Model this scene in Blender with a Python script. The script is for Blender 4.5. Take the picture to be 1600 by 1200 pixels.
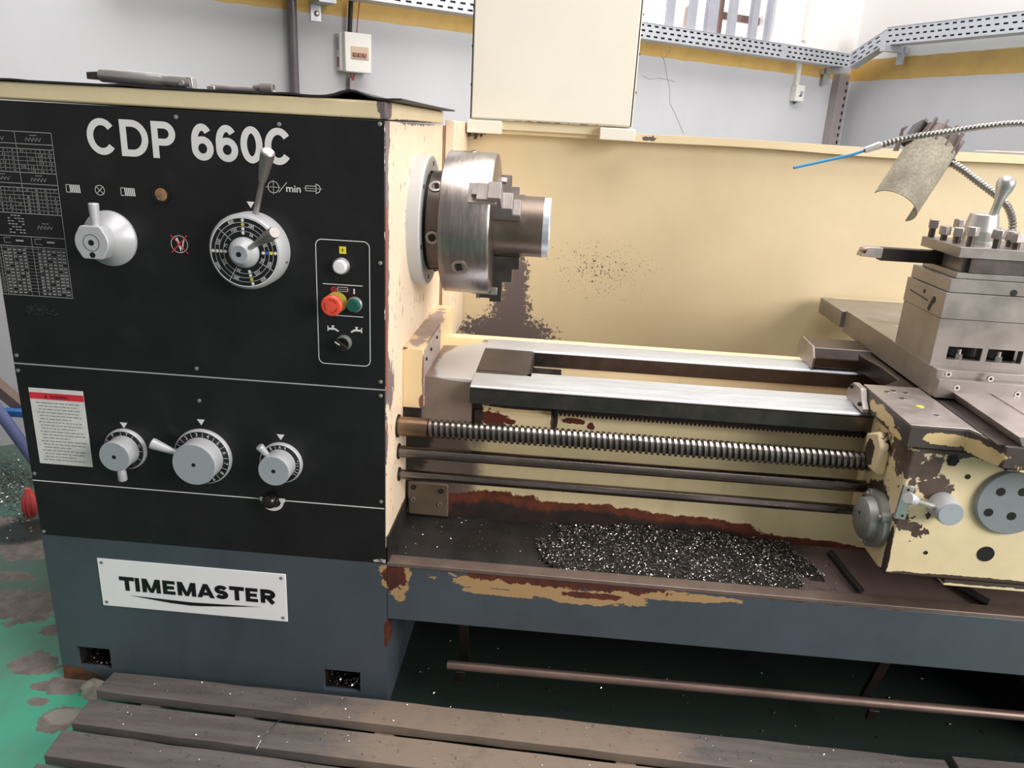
import bpy, bmesh, math, random
import numpy as np
from mathutils import Vector, Matrix
random.seed(7)
for o in list(bpy.data.objects):
    bpy.data.objects.remove(o, do_unlink=True)
scene = bpy.context.scene
COL = scene.collection
R = math.radians

# ------------------------------------------------------------------ camera
F_PX = 1192.738
CAM = Vector((0.33740, -1.44891, 1.31061))
RIGHT = Vector((0.99593906, 0.07410815, 0.05112106))
DOWN = Vector((0.07174401, -0.31026238, -0.9479399))
FWD = Vector((-0.05438913, 0.94775801, -0.31431924))
cd = bpy.data.cameras.new('camera')
cam = bpy.data.objects.new('camera', cd)
COL.objects.link(cam)
mw = Matrix.Identity(4)
for i in range(3):
    mw[i][0] = RIGHT[i]; mw[i][1] = -DOWN[i]; mw[i][2] = -FWD[i]; mw[i][3] = CAM[i]
cam.matrix_world = mw
cd.sensor_fit = 'HORIZONTAL'
cd.sensor_width = 36.0
cd.lens = F_PX / 1600 * 36
cd.clip_start = 0.02
scene.camera = cam

# ------------------------------------------------------------------ world and lights
world = bpy.data.worlds.new('world')
scene.world = world
world.use_nodes = True
bg = world.node_tree.nodes['Background']
bg.inputs[0].default_value = (1.0, 0.965, 0.94, 1)
bg.inputs[1].default_value = 0.30


def area(name, loc, target, sx, sy, power, col=(1, 1, 1)):
    l = bpy.data.lights.new(name, 'AREA')
    l.shape = 'RECTANGLE'; l.size = sx; l.size_y = sy; l.energy = power; l.color = col
    ob = bpy.data.objects.new(name, l)
    COL.objects.link(ob)
    ob.location = loc
    ob.rotation_euler = (Vector(target) - Vector(loc)).to_track_quat('-Z', 'Y').to_euler()
    return ob


area('roof_skylight', (1.2, 0.4, 4.6), (1.0, 0.5, 0), 4.0, 3.0, 240, (1, 0.955, 0.915))
area('workshop_door_daylight', (4.6, -2.6, 2.6), (0.3, 0.4, 0.9), 2.6, 2.4, 290, (1, 0.955, 0.915))

vs = scene.view_settings
vs.view_transform = 'Standard'
vs.look = 'None'
vs.exposure = 0.0
vs.gamma = 1.0
vs.use_curve_mapping = False


# ------------------------------------------------------------------ pixel helpers (a pixel gives a direction, a surface the distance)
def ray(px, py):
    return RIGHT * ((px - 800) / F_PX) + DOWN * ((py - 600) / F_PX) + FWD


def at(px, py, axis, v):
    r = ray(px, py)
    t = (v - CAM[axis]) / r[axis]
    return CAM + r * t


WA = R(36)
W0 = Vector((-1.869, 1.238, 0))
WD = Vector((math.cos(WA), math.sin(WA), 0))
WN = Vector((math.sin(WA), -math.cos(WA), 0))      # into the room


def onplane(px, py, p0, n):
    r = ray(px, py)
    return CAM + r * (n.dot(p0 - CAM) / n.dot(r))


def wp(px, py, off=0.0):
    """pixel -> (s along back wall, z) on the plane `off` in front of the back wall"""
    P = onplane(px, py, W0 + WN * off, WN)
    return WD.dot(P - W0), P.z


def WP(s, off, z):
    return W0 + WD * s + WN * off + Vector((0, 0, z))


# ------------------------------------------------------------------ materials
def lin(c):
    c /= 255.0
    return c / 12.92 if c <= 0.04045 else ((c + 0.055) / 1.055) ** 2.4


def C(r, g, b):
    return (lin(r), lin(g), lin(b), 1)


class NT:
    def __init__(s, m):
        s.t = m.node_tree

    def n(s, typ, **kw):
        nd = s.t.nodes.new(typ)
        for k, v in kw.items():
            setattr(nd, k, v)
        return nd

    def l(s, a, b):
        s.t.links.new(a, b)

    def math(s, op, a, b=None, c=None, clamp=False):
        nd = s.n('ShaderNodeMath', operation=op)
        nd.use_clamp = clamp
        for i, x in enumerate((a, b, c)):
            if x is None:
                continue
            if isinstance(x, (int, float)):
                nd.inputs[i].default_value = x
            else:
                s.l(x, nd.inputs[i])
        return nd.outputs[0]

    def noise(s, vec, scale, detail=4, rough=.6, dist=0):
        nd = s.n('ShaderNodeTexNoise')
        nd.inputs['Scale'].default_value = scale
        nd.inputs['Detail'].default_value = detail
        nd.inputs['Roughness'].default_value = rough
        nd.inputs['Distortion'].default_value = dist
        s.l(vec, nd.inputs['Vector'])
        return nd.outputs[0]

    def smooth(s, v, a, b):
        nd = s.n('ShaderNodeMapRange', interpolation_type='SMOOTHSTEP')
        nd.inputs[1].default_value = a; nd.inputs[2].default_value = b
        s.l(v, nd.inputs[0])
        return nd.outputs[0]

    def mix(s, f, a, b):
        nd = s.n('ShaderNodeMix', data_type='RGBA')
        for i, x in ((0, f), (6, a), (7, b)):
            if isinstance(x, (int, float)):
                nd.inputs[i].default_value = x
            elif isinstance(x, tuple):
                nd.inputs[i].default_value = x
            else:
                s.l(x, nd.inputs[i])
        return nd.outputs[2]

    def mixf(s, f, a, b):
        nd = s.n('ShaderNodeMix', data_type='FLOAT')
        for i, x in ((0, f), (2, a), (3, b)):
            if isinstance(x, (int, float)):
                nd.inputs[i].default_value = x
            else:
                s.l(x, nd.inputs[i])
        return nd.outputs[0]

    def stretch(s, vec, sc):
        nd = s.n('ShaderNodeVectorMath', operation='MULTIPLY')
        s.l(vec, nd.inputs[0]); nd.inputs[1].default_value = sc
        return nd.outputs[0]

    def regions(s, vec, regs):
        out = None
        for c, r in regs:
            a = s.n('ShaderNodeVectorMath', operation='SUBTRACT')
            s.l(vec, a.inputs[0]); a.inputs[1].default_value = c
            b = s.n('ShaderNodeVectorMath', operation='DIVIDE')
            s.l(a.outputs[0], b.inputs[0]); b.inputs[1].default_value = r
            d = s.n('ShaderNodeVectorMath', operation='LENGTH')
            s.l(b.outputs[0], d.inputs[0])
            v = s.math('SUBTRACT', 1.0, d.outputs['Value'])
            out = v if out is None else s.math('MAXIMUM', out, v)
        return s.math('MAXIMUM', out, -1.0)


MATS = {}


def mat(name, col, rough=.5, metal=0, var=.10, vscale=9, vstretch=(1, 1, 1), bump=0, bscale=60, layers=(), spec=.5, coat=0, aniso=None):
    """col: base colour.  layers: wear / stains / chips / painted shade, each dict(col, rough, metal, regs, scale, amp, thr, soft, stretch)"""
    m = bpy.data.materials.new(name)
    m.use_nodes = True
    N = NT(m)
    b = m.node_tree.nodes['Principled BSDF']
    tc = N.n('ShaderNodeTexCoord').outputs['Object']
    n1 = N.noise(N.stretch(tc, vstretch), vscale, 6, .65)
    f = N.smooth(n1, .3, .72)
    lo = tuple(x * (1 - var) for x in col[:3]) + (1,)
    hi = tuple(min(1, x * (1 + var)) for x in col[:3]) + (1,)
    colr = N.mix(f, lo, hi)
    r = N.mixf(f, max(.02, rough - .06), min(1, rough + .06))
    mt = None
    for L in layers:
        v = N.noise(N.stretch(tc, L.get('stretch', (1, 1, 1))), L.get('scale', 20), L.get('detail', 5), L.get('nr', .65), L.get('dist', 0))
        v = N.math('MULTIPLY', N.math('SUBTRACT', v, .5), 2 * L.get('amp', 1))
        if L.get('regs'):
            v = N.math('ADD', v, N.regions(tc, L['regs']))
        soft = L.get('soft', .03)
        k = N.smooth(v, L.get('thr', .3) - soft, L.get('thr', .3) + soft)
        if L.get('alpha', 1) < 1:
            k = N.math('MULTIPLY', k, L['alpha'])
        lc = L['col']
        if L.get('col2'):
            lc = N.mix(N.smooth(N.noise(tc, L.get('cscale', 25), 4), .35, .65), L['col'], L['col2'])
        colr = N.mix(k, colr, lc)
        r = N.mixf(k, r, L.get('rough', rough))
        if metal != L.get('metal', metal) or mt is not None:
            mt = N.mixf(k, metal if mt is None else mt, L.get('metal', metal))
    N.l(colr, b.inputs['Base Color'])
    N.l(r, b.inputs['Roughness'])
    if mt is None:
        b.inputs['Metallic'].default_value = metal
    else:
        N.l(mt, b.inputs['Metallic'])
    b.inputs['Specular IOR Level'].default_value = spec
    if coat:
        b.inputs['Coat Weight'].default_value = coat
    if bump:
        bn = N.n('ShaderNodeBump')
        bn.inputs['Strength'].default_value = bump
        bn.inputs['Distance'].default_value = .002
        N.l(N.noise(N.stretch(tc, vstretch), bscale, 5, .7), bn.inputs['Height'])
        N.l(bn.outputs[0], b.inputs['Normal'])
    MATS[name] = m
    return m


PRIMER = C(104, 92, 90)
DARKCH = C(62, 52, 48)
RUST = C(92, 42, 26)
RUST2 = C(58, 32, 24)
CREAM = C(232, 212, 168)
CREAM_W = C(222, 198, 146)

M_black = mat('panel_black', C(26, 26, 28), .38, var=.25, vscale=5, spec=.45,
              layers=[dict(col=C(48, 48, 50), rough=.55, scale=7, amp=1, thr=.32, soft=.25, alpha=.35),
                      dict(col=C(110, 108, 108), rough=.5, scale=120, detail=2, amp=1, thr=.62, soft=.02, alpha=.7),
                      dict(col=C(190, 186, 178), rough=.5, scale=60, amp=.5, thr=.55, soft=.05,
                           regs=[((0, 0, 1.27), (.008, .05, .12)), ((0, 0, .96), (.009, .05, .05)), ((-.0, 0, .40), (.06, .05, .009)), ((0, 0, 1.12), (.007, .05, .06))])])
M_blackgloss = mat('gloss_black', C(30, 24, 24), .18, var=.05)
M_dial = mat('dial_black', C(24, 26, 30), .25, var=.1)
M_cream_head = mat('cream_headstock', C(241, 219, 193), .45, var=.04, bump=.08,
                   layers=[dict(col=PRIMER, col2=C(150, 122, 108), rough=.6, scale=62, stretch=(1, 1, .36), amp=1, thr=.345, soft=.03, detail=2),
                           dict(col=C(128, 112, 112), rough=.6, scale=40, amp=.8, thr=.42, soft=.04, stretch=(1, 1, .5),
                                regs=[((0, 0, 1.3), (.03, .045, .12)), ((0, 0, 1.1), (.03, .034, .7)), ((0, .03, .80), (.03, .05, .10)), ((0, .3, 1.318), (.04, .35, .012)), ((0, 0, 1.34), (.02, .06, .03))]),
                           dict(col=C(150, 84, 66), rough=.6, scale=40, amp=.7, thr=.62, soft=.04, stretch=(1, 1, .3), regs=[((0, .004, .95), (.02, .02, .45))]),
                           dict(col=RUST2, rough=.7, scale=24, amp=.5, thr=.35, soft=.05, regs=[((0, .05, .40), (.1, .12, .06))])])
M_cream_shaded = mat('cream_cap_shaded', C(228, 210, 172), .45, var=.05, bump=.05,  # headstock cream in a darker copy: the front's shade put into the colour
            layers=[dict(col=PRIMER, rough=.6, scale=62, amp=1, thr=.46, soft=.03, detail=2), dict(col=C(110, 96, 100), rough=.6, scale=40, amp=.7, thr=.4, soft=.03, regs=[((0, .01, 1.34), (.03, .05, .05)), ((0, .3, 1.318), (.02, .4, .006))])])
M_cream = mat('cream_paint', C(238, 222, 188), .42, var=.05, vscale=5, bump=.05,
              layers=[dict(col=C(184, 158, 112), rough=.5, scale=3, stretch=(1, 1, .6), amp=1, thr=.3, soft=.3, alpha=.25),
                      dict(col=DARKCH, rough=.6, scale=75, amp=1, thr=.52, soft=.03, detail=2),
                      ])
M_guard = mat('cream_guard', C(221, 203, 167), .42, var=.04, vscale=4, bump=.03,
              layers=[dict(col=C(204, 180, 140), rough=.45, scale=2.5, stretch=(1, 1, .5), amp=1, thr=.25, soft=.35, alpha=.3),
                      dict(col=C(96, 84, 76), rough=.6, scale=170, amp=.9, thr=1.12, soft=.03, detail=3,
                           regs=[((.45, .92, .92), (.75, 1, .45))]),
                      dict(col=C(104, 92, 92), rough=.55, scale=75, amp=1.0, thr=.30, soft=.03, detail=6, nr=.72,
                           regs=[((.195, .92, .84), (.055, 1, .22)), ((.17, .92, .70), (.21, 1, .075)), ((.185, .92, .76), (.09, 1, .12))]),
                      dict(col=C(92, 80, 78), rough=.6, scale=60, amp=.9, thr=.5, soft=.03, regs=[((.02, .92, 1.30), (.09, 1, .03)), ((.56, .88, 1.31), (.03, 1, .014))])])
M_cabinet = mat('cabinet_offwhite', C(232, 228, 214), .4, var=.02, vscale=3,
                layers=[dict(col=C(205, 198, 190), rough=.45, scale=3, amp=1, thr=.3, soft=.3, alpha=.4),
                        dict(col=C(110, 96, 84), rough=.6, scale=60, amp=.5, thr=.72, soft=.03, regs=[((.28, .85, 1.335), (.5, .3, .012)), ((.042, .85, 1.5), (.008, .3, .4)), ((.51, .85, 1.5), (.008, .3, .4))])])
M_bed = mat('bed_cream', C(241, 222, 178), .42, var=.05, bump=.05,
            layers=[dict(col=C(172, 134, 84), rough=.5, scale=5, stretch=(2, 1, .35), amp=1, thr=.35, soft=.3, alpha=.35),
                    dict(col=C(112, 98, 92), rough=.45, scale=14, amp=.35, thr=.2, soft=.22, regs=[((.05, .2, .56), (.16, .4, .22)), ((.08, .2, .70), (.10, .4, .09))]),
                    dict(col=C(86, 42, 28), col2=C(120, 58, 34), rough=.7, scale=30, amp=.28, thr=.22, soft=.03, detail=6,
                         regs=[((.22, .2, .425), (.22, .3, .085)), ((.45, .2, .43), (.30, .3, .065)), ((.66, .2, .425), (.28, .3, .055)), ((.9, .2, .415), (.25, .3, .025)), ((1.1, .2, .41), (.3, .3, .016))]),
                    dict(col=C(38, 29, 27), col2=C(52, 40, 36), rough=.6, scale=30, amp=.28, thr=.40, soft=.10, detail=6, regs=[((.22, .2, .415), (.22, .3, .085)), ((.45, .2, .42), (.30, .3, .065)), ((.66, .2, .415), (.28, .3, .055)), ((.3, .2, .39), (.6, .3, .045)), ((.9, .2, .395), (.6, .3, .03))]),
                    dict(col=C(46, 40, 38), rough=.55, scale=22, amp=.5, thr=.25, soft=.12, regs=[((.02, .2, .60), (.05, .3, .10)), ((.0, .2, .50), (.05, .3, .1))]),
                    dict(col=C(96, 40, 26), rough=.65, scale=40, amp=.6, thr=.42, soft=.03, regs=[((.24, .2, .675), (.03, .3, .012)), ((.385, .2, .685), (.05, .3, .012)), ((.43, .2, .675), (.015, .3, .015)), ((.21, .2, .68), (.06, .3, .035))]),
                    dict(col=C(54, 40, 34), rough=.65, scale=30, amp=.35, thr=.30, soft=.04, regs=[((.16, .2, .68), (.03, .3, .08)), ((.345, .2, .69), (.012, .3, .06)), ((.25, .2, .655), (.14, .3, .012)), ((.27, .2, .712), (.12, .3, .008))]),
                    dict(col=C(70, 48, 36), rough=.6, scale=90, amp=1, thr=.62, soft=.03, detail=3)])
M_bedtop = mat('bed_trough', C(172, 144, 110), .5, var=.15,
               layers=[dict(col=C(98, 66, 50), rough=.6, scale=12, stretch=(.4, 1, 1), amp=.7, thr=.1, soft=.25, regs=[((.75, .43, .70), (1.1, .10, .1))])])
M_apron = mat('apron_cream', C(234, 216, 176), .42, var=.05, bump=.06,
              layers=[dict(col=C(190, 160, 110), rough=.5, scale=4, amp=1, thr=.3, soft=.3, alpha=.3),
                      dict(col=C(100, 84, 76), col2=C(84, 70, 62), rough=.5, scale=38, amp=.95, thr=.40, soft=.02, detail=6,
                           regs=[((1.035, -.05, .745), (.035, .2, .07)), ((1.07, -.05, .735), (.045, .2, .05)), ((1.085, -.05, .70), (.05, .2, .04)), ((1.04, -.05, .69), (.018, .2, .05)), ((1.06, -.05, .61), (.03, .2, .015)), ((1.04, -.05, .625), (.02, .2, .03)), ((1.14, -.05, .775), (.2, .2, .02))]),
                      dict(col=C(74, 60, 52), rough=.6, scale=46, amp=1.1, thr=.98, soft=.02, detail=2, regs=[((1.08, -.05, .62), (.10, .2, .13))]),
                      dict(col=C(66, 52, 46), rough=.6, scale=40, amp=.35, thr=.3, soft=.03, regs=[((1.025, .04, .60), (.02, .10, .09)), ((1.025, -.05, .52), (.012, .02, .15)), ((1.2, -.05, .5), (.4, .06, .014)), ((1.02, .08, .71), (.04, .035, .05))])])
M_saddlefront = mat('saddle_front', C(90, 82, 80), .42, metal=.5, var=.12,
                    layers=[dict(col=C(222, 196, 144), rough=.45, metal=0, scale=30, amp=.75, thr=.26, soft=.015, detail=5,
                                 regs=[((1.085, -.06, .80), (.055, .05, .016)), ((1.13, -.10, .796), (.04, .07, .024)), ((1.30, -.14, .79), (.17, .06, .06)), ((1.01, .07, .80), (.02, .10, .020)), ((1.01, .0, .786), (.02, .045, .012))])])
M_steel_bright = mat('ground_steel', C(216, 223, 233), .44, metal=.75, var=.02, vscale=30, vstretch=(.3, 3, 3))
M_steel = mat('steel', C(178, 170, 167), .42, metal=.8, var=.12, vscale=14,
              layers=[dict(col=C(120, 104, 92), rough=.5, scale=8, amp=1, thr=.3, soft=.25, alpha=.35)])
M_steel_tool = mat('toolpost_steel', C(156, 150, 146), .42, metal=.8, var=.12, vscale=10,
                   layers=[dict(col=C(96, 82, 66), rough=.5, metal=.6, scale=6, stretch=(1, 1, .35), amp=1, thr=.3, soft=.25, alpha=.5)])
M_chuck = mat('chuck_steel', C(164, 156, 152), .33, metal=1, var=.05, vscale=40, vstretch=(4, .5, .5),
              layers=[dict(col=C(92, 74, 64), rough=.45, metal=.9, scale=14, stretch=(1, 1, 1), amp=1, thr=.40, soft=.12, alpha=.3)])
M_nose = mat('dark_steel', C(104, 96, 94), .38, metal=1, var=.12, vscale=20)
M_darkmetal = mat('blackened_metal', C(58, 52, 50), .42, metal=.8, var=.2)
M_screw = mat('leadscrew_steel', C(150, 142, 136), .28, metal=1, var=.15, vscale=20,
              layers=[dict(col=C(110, 84, 62), rough=.45, metal=.7, scale=12, amp=.3, thr=.1, soft=.2, regs=[((.03, .1, .68), (.05, .1, .1))])])
M_rod = mat('rod_steel', C(128, 118, 114), .30, metal=1, var=.2, vscale=25, vstretch=(.3, 1, 1))
M_hole = mat('hole_black', C(14, 12, 11), .6, var=.1)
M_dirty = mat('oily_black', C(34, 30, 28), .45, var=.35, vscale=30, bump=.4)
M_pan = mat('chip_pan', C(38, 35, 33), .45, var=.3, vscale=12, bump=.25,
            layers=[dict(col=C(108, 92, 90), rough=.5, scale=7, amp=.5, thr=.15, soft=.2, regs=[((1.35, .1, .39), (.5, .4, .2))]),
                    dict(col=C(80, 48, 38), rough=.6, scale=22, amp=1, thr=.4, soft=.1, alpha=.6)])
M_base = mat('base_bluegrey', C(72, 81, 89), .40, var=.08, vscale=4, bump=.03,
             layers=[dict(col=C(54, 62, 64), rough=.45, scale=5, stretch=(1.5, 1, .5), amp=1, thr=.25, soft=.3, alpha=.5),
                     dict(col=C(34, 34, 36), rough=.5, scale=70, stretch=(1, 1, .5), amp=1, thr=.66, soft=.03, detail=3),
                     dict(col=C(174, 142, 100), rough=.55, scale=22, stretch=(.6, 1, 1.3), amp=.95, thr=.30, soft=.02, detail=7, regs=[((.30, 0, .370), (.24, .1, .03)), ((.44, 0, .352), (.18, .1, .03)), ((.25, 0, .345), (.12, .1, .014)), ((.62, 0, .374), (.2, .1, .016)), ((.02, 0, .36), (.05, .1, .06))]),
                     dict(col=C(98, 44, 30), col2=C(66, 34, 28), rough=.65, scale=30, amp=.8, thr=.34, soft=.03, detail=6, regs=[((.018, 0, .365), (.038, .1, .055)), ((.40, 0, .385), (.36, .1, .024)), ((.46, 0, .357), (.1, .1, .012)), ((.0, 0, .21), (.010, .1, .06)), ((.9, 0, .393), (.5, .1, .01))]),
                     dict(col=C(112, 70, 40), col2=C(70, 46, 34), rough=.65, scale=26, amp=.3, thr=.3, soft=.06, regs=[((-.76, 0, .0), (.09, .1, .055)), ((-.10, 0, .0), (.16, .1, .025))])])
M_grey = mat('knob_grey', C(190, 192, 196), .38, var=.03, metal=.15)
M_knobface = mat('knob_face_grey', C(176, 184, 192), .45, var=.02, metal=.3)
M_flange = mat('flange_grey', C(192, 194, 196), .4, var=.04)
M_white = mat('print_white', C(226, 226, 226), .5, var=.02)
M_printgrey = mat('print_grey', C(170, 170, 172), .5, var=.05)
M_sticker = mat('sticker_paper', C(222, 222, 220), .5, var=.06, vscale=40)
M_stickertext = mat('sticker_text', C(140, 140, 142), .6, var=.1)
M_redprint = mat('red_print', C(220, 52, 66), .5, var=.05)
M_plate = mat('nameplate_white', C(246, 248, 249), .35, var=.02,
              layers=[dict(col=C(90, 84, 76), rough=.6, scale=150, amp=1, thr=.68, soft=.02)])
M_ink = mat('ink_black', C(16, 16, 18), .4, var=.05)
M_yellow = mat('safety_yellow', C(232, 214, 50), .4, var=.04)
M_olive = mat('collar_yellow', C(196, 190, 70), .45, var=.05)
M_orange = mat('estop_red', C(232, 84, 62), .35, var=.04)
M_green = mat('button_green', C(26, 92, 82), .35, var=.05)
M_blue = mat('dot_blue', C(44, 96, 180), .4, var=.03)
M_brass = mat('sight_glass_brass', C(170, 130, 96), .2, metal=.4, var=.3, vscale=60)
M_lampwhite = mat('button_white', C(236, 236, 238), .3, var=.02)
M_alu = mat('aluminium', C(206, 204, 202), .34, metal=.9, var=.08)
M_castgrey = mat('cast_grey', C(138, 140, 138), .42, metal=.4, var=.12, vscale=14,
                 layers=[dict(col=C(96, 88, 84), rough=.5, scale=14, amp=.6, thr=.4, soft=.2, alpha=.6)])
M_discblue = mat('handwheel_bluegrey', C(138, 144, 148), .4, var=.06)
M_rubber = mat('rubber_mat_black', C(40, 38, 40), .6, var=.1)
M_shade = mat('lamp_shade_dusty', C(156, 150, 134), .8, var=.30, vscale=160, bump=.4, bscale=300,
              layers=[dict(col=C(112, 98, 84), rough=.8, scale=10, amp=1, thr=.25, soft=.3, alpha=.7)])
M_lamphead = mat('lamp_head_brown', C(98, 86, 82), .5, var=.12, metal=.3)
M_flex = mat('flexible_conduit', C(168, 164, 160), .3, metal=1, var=.1)
M_bluetube = mat('blue_tube', C(36, 128, 176), .4, var=.06)
M_wood = mat('board_wood', C(96, 90, 88), .8, var=.24, vscale=7, vstretch=(.6, 5, 5), bump=.5, bscale=50,
             layers=[dict(col=C(130, 115, 102), rough=.75, scale=5, stretch=(1, 2, 2), amp=.6, thr=.15, soft=.25, regs=[((.28, -.12, .06), (.45, .25, .2))]),
                     dict(col=C(66, 60, 58), rough=.7, scale=6, amp=.7, thr=.3, soft=.2, alpha=.6)])
M_tray = mat('galvanised_tray', C(196, 200, 208), .45, metal=.55, var=.05, vscale=5)
M_strut = mat('strut_channel_mauve', C(160, 150, 152), .5, metal=.3, var=.06)
M_pipe = mat('pipe_grey', C(112, 106, 112), .4, metal=.4, var=.06)
M_whiteplastic = mat('white_plastic', C(228, 226, 222), .45, var=.02)
M_redbrown = mat('breaker_window', C(196, 170, 148), .4, var=.08)
M_redbrown2 = mat('breaker_toggle', C(140, 66, 52), .4, var=.1)
M_cable_fill = mat('black_cable_and_fill', C(34, 32, 34), .5, var=.1)  # for cables, and for dark filler boxes behind slots
M_redwire = mat('red_wire', C(196, 74, 62), .5, var=.05)
M_barsgrey = mat('window_bar_grey', C(160, 162, 174), .5, var=.05)
M_frame_brown = mat('window_frame_brown', C(126, 100, 92), .6, var=.1)
M_bluepaint = mat('frame_blue', C(60, 118, 186), .4, var=.08)
M_bluepipe = mat('frame_slate_blue', C(104, 112, 158), .4, var=.12)
M_brownsteel = mat('frame_brown', C(130, 108, 100), .55, var=.12)
M_red = mat('red_rag', C(222, 92, 92), .8, var=.15, vscale=60)
M_chip = mat('swarf_chip', C(176, 172, 168), .28, metal=1, var=.3, vscale=200)
M_chipdark = mat('swarf_heap', C(52, 48, 46), .5, metal=.5, var=.5, vscale=220, bump=1, bscale=400)
M_stone = mat('concrete_lump', C(150, 148, 138), .85, var=.25, vscale=40, bump=.8)
M_crack = mat('wall_crack', C(150, 146, 146), .9, var=.1)


def emission(name, col, s):
    m = bpy.data.materials.new(name); m.use_nodes = True
    t = m.node_tree
    t.nodes.remove(t.nodes['Principled BSDF'])
    e = t.nodes.new('ShaderNodeEmission')
    e.inputs[0].default_value = col; e.inputs[1].default_value = s
    t.links.new(e.outputs[0], t.nodes['Material Output'].inputs[0])
    return m


M_daylight = emission('window_daylight', (1, 1, 1, 1), 2.2)


def wall_mat(name, zb, zt):
    m = mat(name, C(196, 196, 202), .6, var=.03, vscale=3, vstretch=(1, 1, .6), bump=.06, bscale=30,
            layers=[dict(col=C(176, 176, 180), rough=.6, scale=5, amp=1, thr=.42, soft=.12, alpha=.35),
                    dict(col=C(150, 150, 152), rough=.6, scale=26, amp=1, thr=.66, soft=.04, alpha=.6)])
    N = NT(m)
    b = m.node_tree.nodes['Principled BSDF']
    cur = b.inputs['Base Color'].links[0].from_socket
    tc = N.n('ShaderNodeTexCoord').outputs['Object']
    sp = N.n('ShaderNodeSeparateXYZ'); N.l(tc, sp.inputs[0])
    nz = N.math('ADD', sp.outputs[2], N.math('MULTIPLY', N.math('SUBTRACT', N.noise(tc, 9, 2), .5), .012))
    yel = N.mix(N.smooth(N.noise(tc, 6, 4), .35, .7), C(207, 170, 96), C(192, 156, 92))
    a = N.mix(N.smooth(nz, zb - .002, zb + .002), cur, yel)
    a = N.mix(N.smooth(nz, zt - .002, zt + .002), a, C(238, 236, 236))
    N.l(a, b.inputs['Base Color'])
    return m


M_wall = wall_mat('wall_paint', 1.738, 1.866)


def fl(px, py):
    p = at(px, py, 2, 0)
    return (p.x, p.y, 0)


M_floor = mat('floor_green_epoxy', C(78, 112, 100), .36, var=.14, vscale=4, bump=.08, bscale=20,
              layers=[dict(col=C(64, 166, 136), rough=.34, scale=5, amp=.8, thr=.22, soft=.25, regs=[(fl(20, 1130), (.42, .42, 1)), (fl(60, 1000), (.25, .2, 1))]),
                      dict(col=C(100, 100, 94), rough=.45, scale=2.5, amp=1, thr=.1, soft=.3, alpha=.5),
                      dict(col=C(128, 122, 116), col2=C(106, 100, 96), rough=.7, scale=16, amp=.85, thr=.22, soft=.015, detail=5,
                           regs=[(fl(56, 1037), (.075, .05, 1)), (fl(70, 1072), (.04, .022, 1)), (fl(59, 1097), (.035, .02, 1)), (fl(98, 1119), (.07, .05, 1)), (fl(101, 1068), (.05, .05, 1)),
                                 (fl(22, 945), (.20, .10, 1)), (fl(40, 862), (.13, .06, 1)), (fl(60, 835), (.15, .08, 1)), (fl(20, 900), (.1, .03, 1)), (fl(85, 985), (.05, .03, 1)), (fl(8, 815), (.2, .04, 1))]),
                      dict(col=C(150, 146, 138), rough=.75, scale=20, amp=.6, thr=.3, soft=.15, regs=[(fl(98, 1119), (.05, .035, 1)), (fl(58, 835), (.1, .05, 1))]),
                      dict(col=C(34, 44, 40), rough=.45, scale=8, amp=.5, thr=.15, soft=.2, regs=[((.8, .25, 0), (1.6, .55, 1)), (fl(40, 830), (.12, .1, 1))]),  # oily floor, darkened further to paint in the shade under the lathe
                      dict(col=C(44, 70, 60), rough=.4, scale=50, amp=1, thr=.62, soft=.04)])


# ------------------------------------------------------------------ mesh builder
def frame_of(d):
    d = Vector(d).normalized()
    a = Vector((0, 0, 1)) if abs(d.z) < .9 else Vector((1, 0, 0))
    u = d.cross(a).normalized()
    return d, u, d.cross(u).normalized()


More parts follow.
